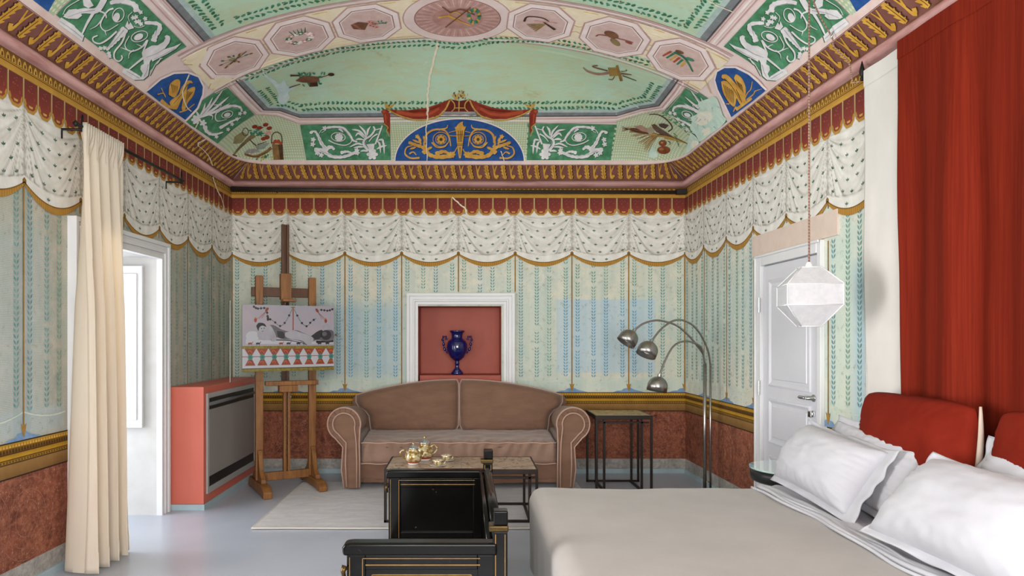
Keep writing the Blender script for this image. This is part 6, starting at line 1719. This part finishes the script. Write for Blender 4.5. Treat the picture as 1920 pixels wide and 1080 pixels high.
# ---- pillows
def pillow(name, label, w_, h_, th, M_, mtl, flange=.0, seed=0, group='white pillows on the bed', cat='pillow', back=None, corner=.06, wr=1.0, rd=0):
    T_ = thing(name, label, cat, group=group)
    def side(s):
        def fn(u, v):
            a, b = 2 * u - 1, 2 * v - 1
            # pinched outline: corners pulled out, edges drawn in
            x = w_ / 2 * a * (1 - corner * (1 - b * b) * abs(a) ** 3 * .6); z = h_ / 2 * b * (1 - corner * (1 - a * a) * abs(b) ** 3)
            e = (max(0, 1 - abs(a) ** 2.4) * max(0, 1 - abs(b) ** 2.2)) ** .5
            if rd: x *= 1 - rd * (a * b) ** 4; z *= 1 - rd * 1.5 * (a * b) ** 4
            rr = noise.noise(Vector((a * 2 + seed, b * 2, seed)))
            edge = (max(abs(a), abs(b))) ** 3
            ang = math.atan2(b, a)
            crease = math.sin(ang * 34 + 4 * rr + seed) * .0045 * edge * (1 - max(abs(a), abs(b)) ** 14) * wr
            y = s * (th / 2 * e * (1 + .12 * rr)) + crease * 1.2 + wr * .006 * noise.noise(Vector((a * 6, b * 6, seed * 3)))
            return M_ @ Vector((x, y, z + h_ / 2))
        return fn
    mb = MB(); mb.grid(side(-1), 44, 34); mb.grid(side(1), 44, 34)
    ob = mb.build('case', mtl if back is None else [mtl], T_, smooth=True)
    bm = bmesh.new(); bm.from_mesh(ob.data); bmesh.ops.remove_doubles(bm, verts=bm.verts, dist=.0006); bmesh.ops.recalc_face_normals(bm, faces=bm.faces); bm.to_mesh(ob.data); bm.free(); ob.data.polygons.foreach_set('use_smooth', [True] * len(ob.data.polygons))
    if flange:
        fl4 = flange if isinstance(flange, tuple) else (flange,) * 4
        def ring(k, q):
            n = 120; pts = []
            for i in range(n):
                t_ = i / n * 4; sd = int(t_); f = t_ - sd
                a, b = [(-1 + 2 * f, -1), (1, -1 + 2 * f), (1 - 2 * f, 1), (-1, 1 - 2 * f)][sd]
                x = w_ / 2 * a * (1 - corner * (1 - b * b) * abs(a) ** 3 * .6) + a * q * (fl4[2] if a > 0 else fl4[0]); z = h_ / 2 * b * (1 - corner * (1 - a * a) * abs(b) ** 3) + b * q * (fl4[3] if b > 0 else fl4[1])
                y = q * .022 * noise.noise(Vector((a * 2.4 + seed, b * 2.4, 5))) + .004 * math.sin(i * .9 + seed) * q + k
                pts.append(M_ @ Vector((x, y, z + h_ / 2)))
            return pts
        mb = MB(); rows = [ring(-.002, -.15), ring(-.002, .3), ring(-.002, .65), ring(-.002, 1), ring(.002, 1), ring(.002, .65), ring(.002, .3), ring(.002, -.15)]; n = 120
        mb.add([q for r in rows for q in r], [(k * n + i, k * n + (i + 1) % n, (k + 1) * n + (i + 1) % n, (k + 1) * n + i) for k in range(7) for i in range(n)])
        mb.build('flange', mtl, T_, smooth=True)
    return T_
def PM(x, y, z, yaw, lean, roll=0):
    """local x = along the bed wall towards the viewer, local z = up the pillow, local -y = front (towards -X)"""
    M0 = Matrix(((0, 1, 0, 0), (-1, 0, 0, 0), (0, 0, 1, 0), (0, 0, 0, 1)))     # local x -> -Y, local y -> +X
    return Matrix.Translation((x, y, z)) @ Matrix.Rotation(yaw, 4, 'Z') @ M0 @ Matrix.Rotation(lean, 4, 'X') @ Matrix.Rotation(roll, 4, 'Y')
red = mat('rust_velvet', '#742013', '#691a0d', scale=6, rough=.8, spec=.08, bump=.10, bscale=140)
pillow('pillow', 'white pillow with wide flange at the front near the nightstand', .70, .34, .27, PM(1.70, 3.455, .60, .05, -.58, .07), cotton, (.012, .03, .075, .02), 1)
pillow('pillow', 'plump white pillow at the front, cut by the right edge', .86, .39, .30, PM(1.64, 2.335, .600, .12, -.78, .06), cotton, (.02, .03, .06, .02), 4)
pillow('pillow', 'white pillow lying behind the flanged front pillow, below the rust cushion', .74, .34, .12, PM(1.83, 3.33, .615, .0, -.45, .05), cotton, (.04, .03, .06, .03), 7)
pillow('pillow', 'white pillow propped behind the plump pillow at the right edge', .74, .36, .14, PM(1.85, 2.30, .63, -.02, -.45, .04), cotton, (.03, .03, .06, .03), 9)
def hcush(name, label, y0, y1, z0, z1, seed):
    w_ = y0 - y1
    T_ = pillow(name, label, w_, z1 - z0, .18, PM(1.995, (y0 + y1) / 2, z0, 0, -.10, -.0), red, 0, seed, 'rust headboard cushions', 'cushion', corner=.02, wr=.6, rd=.07)
    # pale side gusset towards the viewer
    M_ = PM(1.995, (y0 + y1) / 2, z0, 0, -.10)
    mb = MB().tube([M_ @ Vector((w_ / 2 - .004, .02 * math.sin(a * 3), (z1 - z0) * a)) for a in np.linspace(.03, .97, 14)], [.004 + .009 * math.sin(math.pi * a) for a in np.linspace(.03, .97, 14)], 8); mb.build('gusset', mat('linen_gusset', '#b9a89a', rough=.85), T_, smooth=True)
hcush('headboard_cushion', 'rust velvet headboard cushion hanging beside the white fabric strip', 3.53, 2.745, .66, 1.12, 2)
hcush('headboard_cushion', 'second rust velvet headboard cushion cut by the right edge', 2.645, 1.87, .66, 1.12, 5)

# ---- nightstand
nsx, nsy = 1.965, 4.135
ns = thing('nightstand', 'round black nightstand with a glass top between door and bed', 'nightstand', (nsx, nsy, 0))
blk = mat('black_stain', '#1a1a1c', '#242426', rough=.35, scale=4)
MB().lathe([(.235, .52), (.245, .53), (.248, .56), (.246, .592)], (0, 0, 0), 48).build('drum', blk, ns, smooth=True)
MB().lathe([(.252, .593), (.254, .597), (.252, .603)], (0, 0, 0), 48).build('glass_top', mat('green_glass', '#a9c4bd', rough=.03, spec=.8, coat=1), ns)
MB().lathe([(.17, 0), (.17, .015), (.04, .03), (.03, .06), (.03, .52)], (0, 0, 0), 32).build('pedestal', blk, ns, smooth=True)

# ---- fabric hangings on the bed wall
def hanging(name, label, y0, y1, z0, z1, off, amp, freq, mtl, seed, group=None, cat='curtain', hem=.09):
    T_ = thing(name, label, cat)
    n, mz = int(abs(y0 - y1) / .008) + 8, 40
    def fn(u, v):
        y = y0 + (y1 - y0) * u; z = z1 + (z0 - z1) * v
        g = noise.noise(Vector((y * 2.3, z * .15, seed)))
        k = min(1, v * 2.2 + .1)
        f = amp * (math.sin(y * freq + 2.2 * g) + .45 * math.sin(y * freq * 2.3 + 3 * g + seed)) * k + .006 * noise.noise(Vector((y * 6, z * 2, seed)))
        return (xr(y) - off - f, y + (.012 * math.sin(v * 6) * v if u < .02 else 0), z)
    ob = MB().grid(fn, n, mz).build('cloth', mtl, T_, smooth=True, fix=False)
    sd = ob.modifiers.new('thick', 'SOLIDIFY'); sd.thickness = .003
    MB().grid(lambda u, v: (fn(u, hem * v / (z1 - z0))[0] - .006, y0 + (y1 - y0) * u, z1 + .003 - hem * v), n, 5).build('hem', mtl, T_, smooth=True, fix=False)
    return T_
redc = bpy.data.materials.new('red_drape'); t = NT(redc); v = t.coord(scale=(60, 60, 1.2)); n1 = t.noise(v, 1.5, 5, .6)
t.l(t.mix(t.ramp(n1, .3, .7), S('#61180c'), S('#742312')), t.b.inputs['Base Color']); t.b.inputs['Roughness'].default_value = .75; t.b.inputs['Specular IOR Level'].default_value = .08; t.bump(n1, .12, .004); MATS['red_drape'] = redc
hanging('wall_hanging', 'flat off-white linen strip hanging beside the rust curtain', 3.80, 3.36, .58, 2.836, .078, .003, 9, mat('off_white_linen', '#d6d2cd', '#cfcbc6', scale=3, rough=.9, bump=.05, bscale=90), 3, cat='wall hanging')
hanging('bed_curtain', 'tall rust velvet curtain hung flat behind the bed', 3.43, 1.6, .58, 2.84, .130, .026, 12.5, redc, 8)
rod2 = thing('curtain_rod', 'black iron rod with spear finial above the bed hangings', 'curtain rod')
blki = mat('black_iron', '#151515', '#1e1c1a', rough=.5, metal=.4)
RZ = 2.822
MB().tube([(xr(3.83) - .06, 3.83, RZ), (xr(1.6) - .06, 1.6, RZ)], .011, 10).build('rod', blki, rod2, smooth=True)
MB().lathe([(.003, -.03), (.009, -.026), (.011, -.015), (.007, -.006), (.010, .0), (.015, .02), (.012, .036), (.002, .08)], (xr(3.85) - .065, 3.85, RZ + .01), 12).build('finial', blki, rod2, smooth=True)
MB().box(xr(3.84) - .06, xr(3.84), 3.832, 3.85, RZ - .02, RZ + .01).build('bracket', blki, rod2)

# ---- pendant lamp with twisted cord
PY = 3.7; pc = at(1517, 560, PY)
pend = thing('pendant_lamp', 'white faceted fabric pendant lamp hanging on a twisted cord before the door', 'lamp')
sk = PY / F
fab = bpy.data.materials.new('lantern_fabric'); t = NT(fab); v = t.coord(); t.l(t.mix(t.ramp(t.noise(v, 30), .4, .6), S('#d4d5d8'), S('#dedfe2')), t.b.inputs['Base Color']); t.b.inputs['Roughness'].default_value = .85
tr_ = t.n('ShaderNodeBsdfTranslucent'); tr_.inputs[0].default_value = S('#dcdde0'); mx_ = t.n('ShaderNodeMixShader'); mx_.inputs[0].default_value = .25; t.l(t.b.outputs[0], mx_.inputs[1]); t.l(tr_.outputs[0], mx_.inputs[2]); t.l(mx_.outputs[0], t.out.inputs[0]); MATS['lantern_fabric'] = fab
nf_ = 4; ph0 = math.radians(-58.6)
lev = [(24 * sk, 502), (66 * sk, 535), (66 * sk, 573), (24 * sk, 612)]
lev = [(r, EYE - (y - CY) / F * PY) for r, y in lev]
def oct_pt(r, k): a = ph0 + k * 2 * math.pi / nf_; return (pc.x + r * math.cos(a), PY + r * math.sin(a))
for i in range(3):
    for k in range(nf_):
        (r0, z0), (r1, z1) = lev[i], lev[i + 1]
        a, b, c, d = oct_pt(r0, k), oct_pt(r0, k + 1), oct_pt(r1, k + 1), oct_pt(r1, k)
        MB().add([(*a, z0), (*b, z0), (*c, z1), (*d, z1)], [(0, 3, 2, 1)]).build('facet', fab, pend, fix=False)
rib = mat('lantern_rib', '#e4e5e7', rough=.6)
for k in range(nf_): MB().tube([(*oct_pt(r + .001, k), z) for r, z in lev], .0028, 6).build('rib', rib, pend, smooth=True)
for r, z in lev: MB().tube([(*oct_pt(r + .001, k), z) for k in range(nf_)], .0028, 6, closed=True).build('ring', rib, pend, smooth=True)
cordm = bpy.data.materials.new('twisted_cord'); t = NT(cordm); wv = t.n('ShaderNodeTexWave', bands_direction='DIAGONAL'); wv.inputs['Scale'].default_value = 38; t.l(t.coord(), wv.inputs[0]); t.l(t.mix(t.ramp(wv.outputs[1], .4, .6), S('#a08a78'), S('#7e5344')), t.b.inputs['Base Color']); t.b.inputs['Roughness'].default_value = .8; MATS['twisted_cord'] = cordm
zc = float(vault_z(np.array([pc.x]), np.array([PY]))[0])
MB().lathe([(.012, 0), (.020, -.02), (.020, -.035)], (pc.x, PY, lev[0][1] + .03), 12).build('cap', rib, pend, smooth=True)
MB().tube([(pc.x, PY, lev[0][1]), (pc.x, PY, zc - .05)], .0048, 8).build('cord', cordm, pend, smooth=True)
# the cord runs on from the ceiling hook over the vault to the curtain rod
hook = Vector((pc.x, PY, zc - .05)); h2xy = ray_vault([(1592, 70)])[0]; h2 = Vector(plan_to_vault(h2xy[None], np.array([.03]))[0])
run = [hook] + [Vector(plan_to_vault(np.array([[hook.x + (h2.x - hook.x) * f, hook.y + (h2.y - hook.y) * f]]), np.array([.03 + .03 * math.sin(math.pi * f)]))[0]) for f in (.25, .5, .75)] + [h2]
e2 = Vector((xr(3.85) - .065, 3.85, RZ + .0))
run += [h2 + Vector((.015, .0, -.06)), (h2 + e2) / 2 + Vector((.01, 0.0, -.03)), e2 + Vector((-.035, .03, -.012)), e2 + Vector((-.015, .012, -.02)), e2]
MB().tube([Vector(q) for q in cat_rom([tuple(q) for q in run], 6)], .0042, 8).build('cord_run', cordm, pend, smooth=True)
MB().tube([(hook.x, hook.y, zc), (hook.x, hook.y, zc - .04), (hook.x + .014, hook.y, zc - .055), (hook.x + .02, hook.y, zc - .035)], .004, 8).build('ceiling_hook', chrome, pend, smooth=True)
MB().tube([tuple(h2 + Vector((.01, 0, .03))), tuple(h2 + Vector((0, 0, -.006)))], .005, 8).build('ceiling_hook', chrome, pend, smooth=True)

# ---- window curtain and its rod
crod = thing('curtain_rod', 'black iron rod on two brackets above the french window', 'curtain rod')
def rx(y): return xl(y) + .13
MB().tube([(rx(4.05), 4.05, 2.628), (rx(5.56), 5.56, 2.628)], .011, 10).build('rod', blki, crod, smooth=True)
for y in (4.12, 5.52):
    MB().tube([(xl(y) + .004, y, 2.56), (xl(y) + .008, y, 2.615), (rx(y), y, 2.612)], .008, 8).build('bracket', blki, crod, smooth=True)
    MB().tube([(rx(y), y, 2.60), (rx(y), y, 2.70)], [.010, .006], 8).build('spike', blki, crod, smooth=True)
for y in (4.05,): MB().lathe([(.003, -.02), (.018, 0), (.003, .02)], (rx(y), y, 2.628), 10).build('finial', blki, crod, smooth=True)
cm = bpy.data.materials.new('cream_sheer'); t = NT(cm); v = t.coord(scale=(40, 40, 1)); t.l(t.mix(t.ramp(t.noise(v, 2), .35, .65), S('#f6f3ed'), S('#f0ece4')), t.b.inputs['Base Color']); t.b.inputs['Roughness'].default_value = .9
tr_ = t.n('ShaderNodeBsdfTranslucent'); tr_.inputs[0].default_value = S('#f7e8cc'); mx_ = t.n('ShaderNodeMixShader'); mx_.inputs[0].default_value = .55; t.l(t.b.outputs[0], mx_.inputs[1]); t.l(tr_.outputs[0], mx_.inputs[2]); t.l(mx_.outputs[0], t.out.inputs[0]); MATS['cream_sheer'] = cm
cur = thing('curtain', 'long cream curtain drawn to the near side of the french window', 'curtain')
def curtain(u, v):
    z = 2.655 + (.012 - 2.655) * v
    sp = .46 - .01 * v                      # spread along the wall
    y = 4.115 - .13 * v + sp * u + .012 * math.sin(v * 3) * v
    k = min(1, .35 + v * 1.6)
    ph_ = u * 2 * math.pi * 4.1 + .5 * math.sin(v * 2.4 + u * 4)
    x = xl(y) + .135 + (.045 + .07 * v) * math.sin(ph_) * k + .035 * v
    yy = y + .020 * math.cos(ph_ * 1.0) * k
    if v < .03: x = xl(y) + .135 + .022 * math.sin(u * 2 * math.pi * 17); yy = y
    elif v < .075:
        f = (v - .03) / .045; x = (xl(y) + .135 + .022 * math.sin(u * 2 * math.pi * 17)) * (1 - f) + x * f
    return (x, yy, z)
ob = MB().grid(curtain, 150, 80).build('cloth', cm, cur, smooth=True, fix=False)
sd = ob.modifiers.new('thick', 'SOLIDIFY'); sd.thickness = .003
ob = MB().grid(lambda u, v: tuple(np.array(curtain(u, .955 + .045 * v)) + np.array((.004, -.001, 0))), 150, 6).build('hem', cm, cur, smooth=True, fix=False)

# ---- dark tube light along the back cornice
tube = thing('tube_light', 'long dark tube light lying along the back cornice', 'light')
MB().tube([(xl(YB) + .02, YB - .062, 2.868), (-1.5, YB - .062, 2.858), (-.4, YB - .062, 2.845), (xr(YB) - .11, YB - .062, 2.838)], [.028, .022, .019, .018], 12).build('tube', mat('dark_tube', '#26221f', '#332d28', rough=.4, scale=6), tube, smooth=True)
MB().box(xr(YB) - .11, xr(YB) - .012, YB - .085, YB - .035, 2.815, 2.866).build('end_box', mat('end_box_black', '#161412', rough=.5), tube, bevel=.003)
for x in (-1.9, -.6, .7, 1.9): MB().box(x - .006, x + .006, YB - .06, YB - .012, 2.838, 2.848).build('clip', blki, tube)
